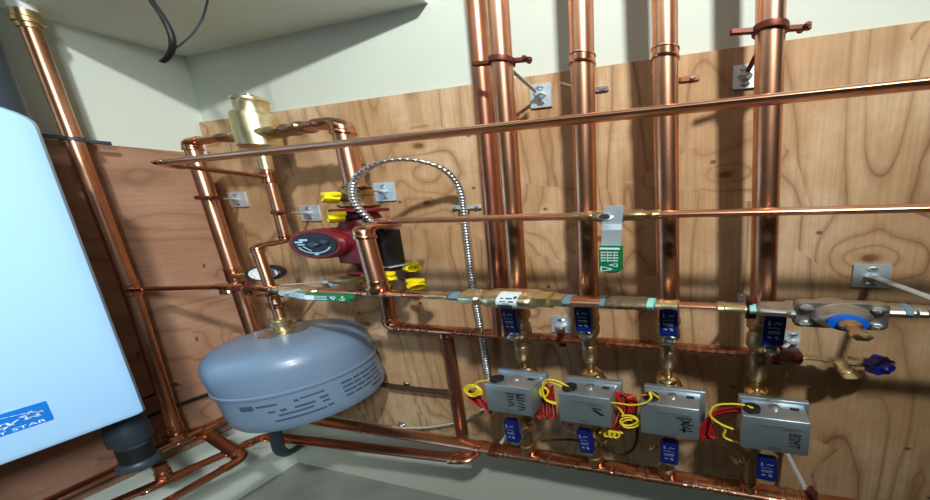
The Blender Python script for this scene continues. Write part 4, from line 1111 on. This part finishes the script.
mb = MB(); mb.box(q, X*.022, Y*.004, Z*.022, .001, 1); mb.lathe(q-Y*.001, -Y, [(.008, 0), (.008, .006), (.004, .009)], 10); tag(mb.build('cable_clip', 'steel', None, q), 'steel cable clip holding the pale grey cable low on the plywood', 'clip')
# dark conduit along both sheets
pts = [at(376, 383, Y=.603), at(392, 386, Y=.603), at(420, 389.5, Y=.603), at(455, 392.5, Y=.600)]
tag(MB().tube(smooth_curve(pts, 6), .0085, 10).build('conduit_pipe', 'cable_brown', None, pts[0]), 'dark brown conduit on the plywood right of the grey tank', 'conduit')
q = at(407, 384.5, Y=.612); mb = MB(); mb.box(q, X*.020, Y*.004, Z*.030, .001, 1); mb.lathe(q+Z*.012-Y*.001, -Y, [(.006, 0), (.006, .003), (.003, .005)], 10)
tag(mb.build('conduit_clip', 'steel', None, q), 'steel clip over the dark brown conduit right of the grey tank', 'clip')
pts = [at(140, 421, X=-1.215), at(158, 412.5, X=-1.215), at(178, 405, X=-1.215), at(206, 395, X=-1.215), at(222, 391, X=-1.215)]
tag(MB().tube(smooth_curve(pts, 6), .0075, 10).build('conduit_pipe', 'black_rubber', None, pts[0]), 'dark conduit on the side plywood between boiler corner and grey tank', 'conduit')
pts = [at(135, 402, X=-1.215), at(150, 396, X=-1.215), at(170, 386, X=-1.2), at(176, 384, X=-1.2)]
tag(MB().tube(smooth_curve(pts, 6), .005, 8).build('black_cable', 'black_rubber', None, pts[0]), 'thin black cable crossing behind the side riser near the boiler corner', 'cable')
pts = [at(252, 449.5, Y=.495), at(290, 443, Y=.545), at(332, 435.5, Y=.56)]
tag(MB().tube(smooth_curve(pts, 5), .0022, 6).build('thin_string', 'cable_white', None, pts[0]), 'thin white cord crossing the pale footing under the grey tank', 'wire')
# ceiling cables
pts = [W(-1.03, .47, .43), at(143, -14, Y=.42), at(152, 1, Y=.42), at(161, 14, Y=.42), at(168.5, 28, Y=.42), at(172.5, 41, Y=.42), at(171, 52, Y=.42), at(166, 59, Y=.42), at(162, 62, Y=.42)]
tag(MB().tube(smooth_curve(pts, 8), .0042, 10).build('black_cable', 'black_rubber', None, pts[-1]), 'thick black cable hanging cut off in the ceiling corner', 'cable')
pts = [W(-.86, .515, .43), at(210, -14, Y=.45), at(207, 2, Y=.45), at(202, 19, Y=.45), at(192, 34, Y=.44), at(181, 44, Y=.43), at(173, 50, Y=.423)]
tag(MB().tube(smooth_curve(pts, 8), .0016, 8).build('grey_cable', 'slate_plastic', None, pts[-1]), 'thin grey cable sagging from the ceiling to the cut black cable', 'cable')
q = at(905, 445, Y=.615)

# ================================================================== LIGHTS
def area(name, loc, target, size, size_y, power, col):
    l = bpy.data.lights.new(name, 'AREA'); l.shape = 'RECTANGLE'; l.size = size; l.size_y = size_y; l.energy = power; l.color = col
    o = bpy.data.objects.new(name, l); C.objects.link(o); o.location = loc
    d = V(target)-V(loc); o.rotation_euler = d.to_track_quat('-Z', 'Y').to_euler(); return o
k_ = area('key_lamp', (.64, -.74, 1.2), (-.35, .62, .55), .12, .09, 14, (.985, 1, .965)); k_.data.spread = math.radians(84)
area('overhead_fill', (-.25, .02, .62), (-.25, .62, .25), 1.3, .35, 1.4, (.95, 1, .97))  # soft fill added overhead for the top-to-bottom falloff and lighter shadows
b_ = area('boiler_fill', (.55, -.55, .45), (-.97, .10, -.12), .25, .25, 2.3, (.86, .95, 1)); b_.data.spread = math.radians(50)  # added bluish fill aimed at the boiler front to brighten it
w = bpy.data.worlds.new('World'); bpy.context.scene.world = w; w.use_nodes = True
w.node_tree.nodes['Background'].inputs['Color'].default_value = (.55, .6, .65, 1); w.node_tree.nodes['Background'].inputs['Strength'].default_value = .3

# ================================================================== CAMERA
cam = bpy.data.cameras.new('Camera'); co = bpy.data.objects.new('Camera', cam); C.objects.link(co)
cam.sensor_fit = 'HORIZONTAL'; cam.sensor_width = 36; cam.lens = F*36/930
cam.shift_x = (465-CX)/930; cam.shift_y = (CY-250)/930
cam.clip_start = .01; cam.clip_end = 50
R3 = Matrix(RM)           # world -> camera (x right, y down, z forward)
mw = Matrix((R3[0], -R3[1], -R3[2])).transposed().to_4x4()
co.matrix_world = mw
sc_ = bpy.context.scene; sc_.camera = co
sc_.view_settings.view_transform = 'Standard'; sc_.view_settings.look = 'None'
sc_.view_settings.gamma = 1; sc_.view_settings.exposure = 0; sc_.view_settings.use_curve_mapping = False
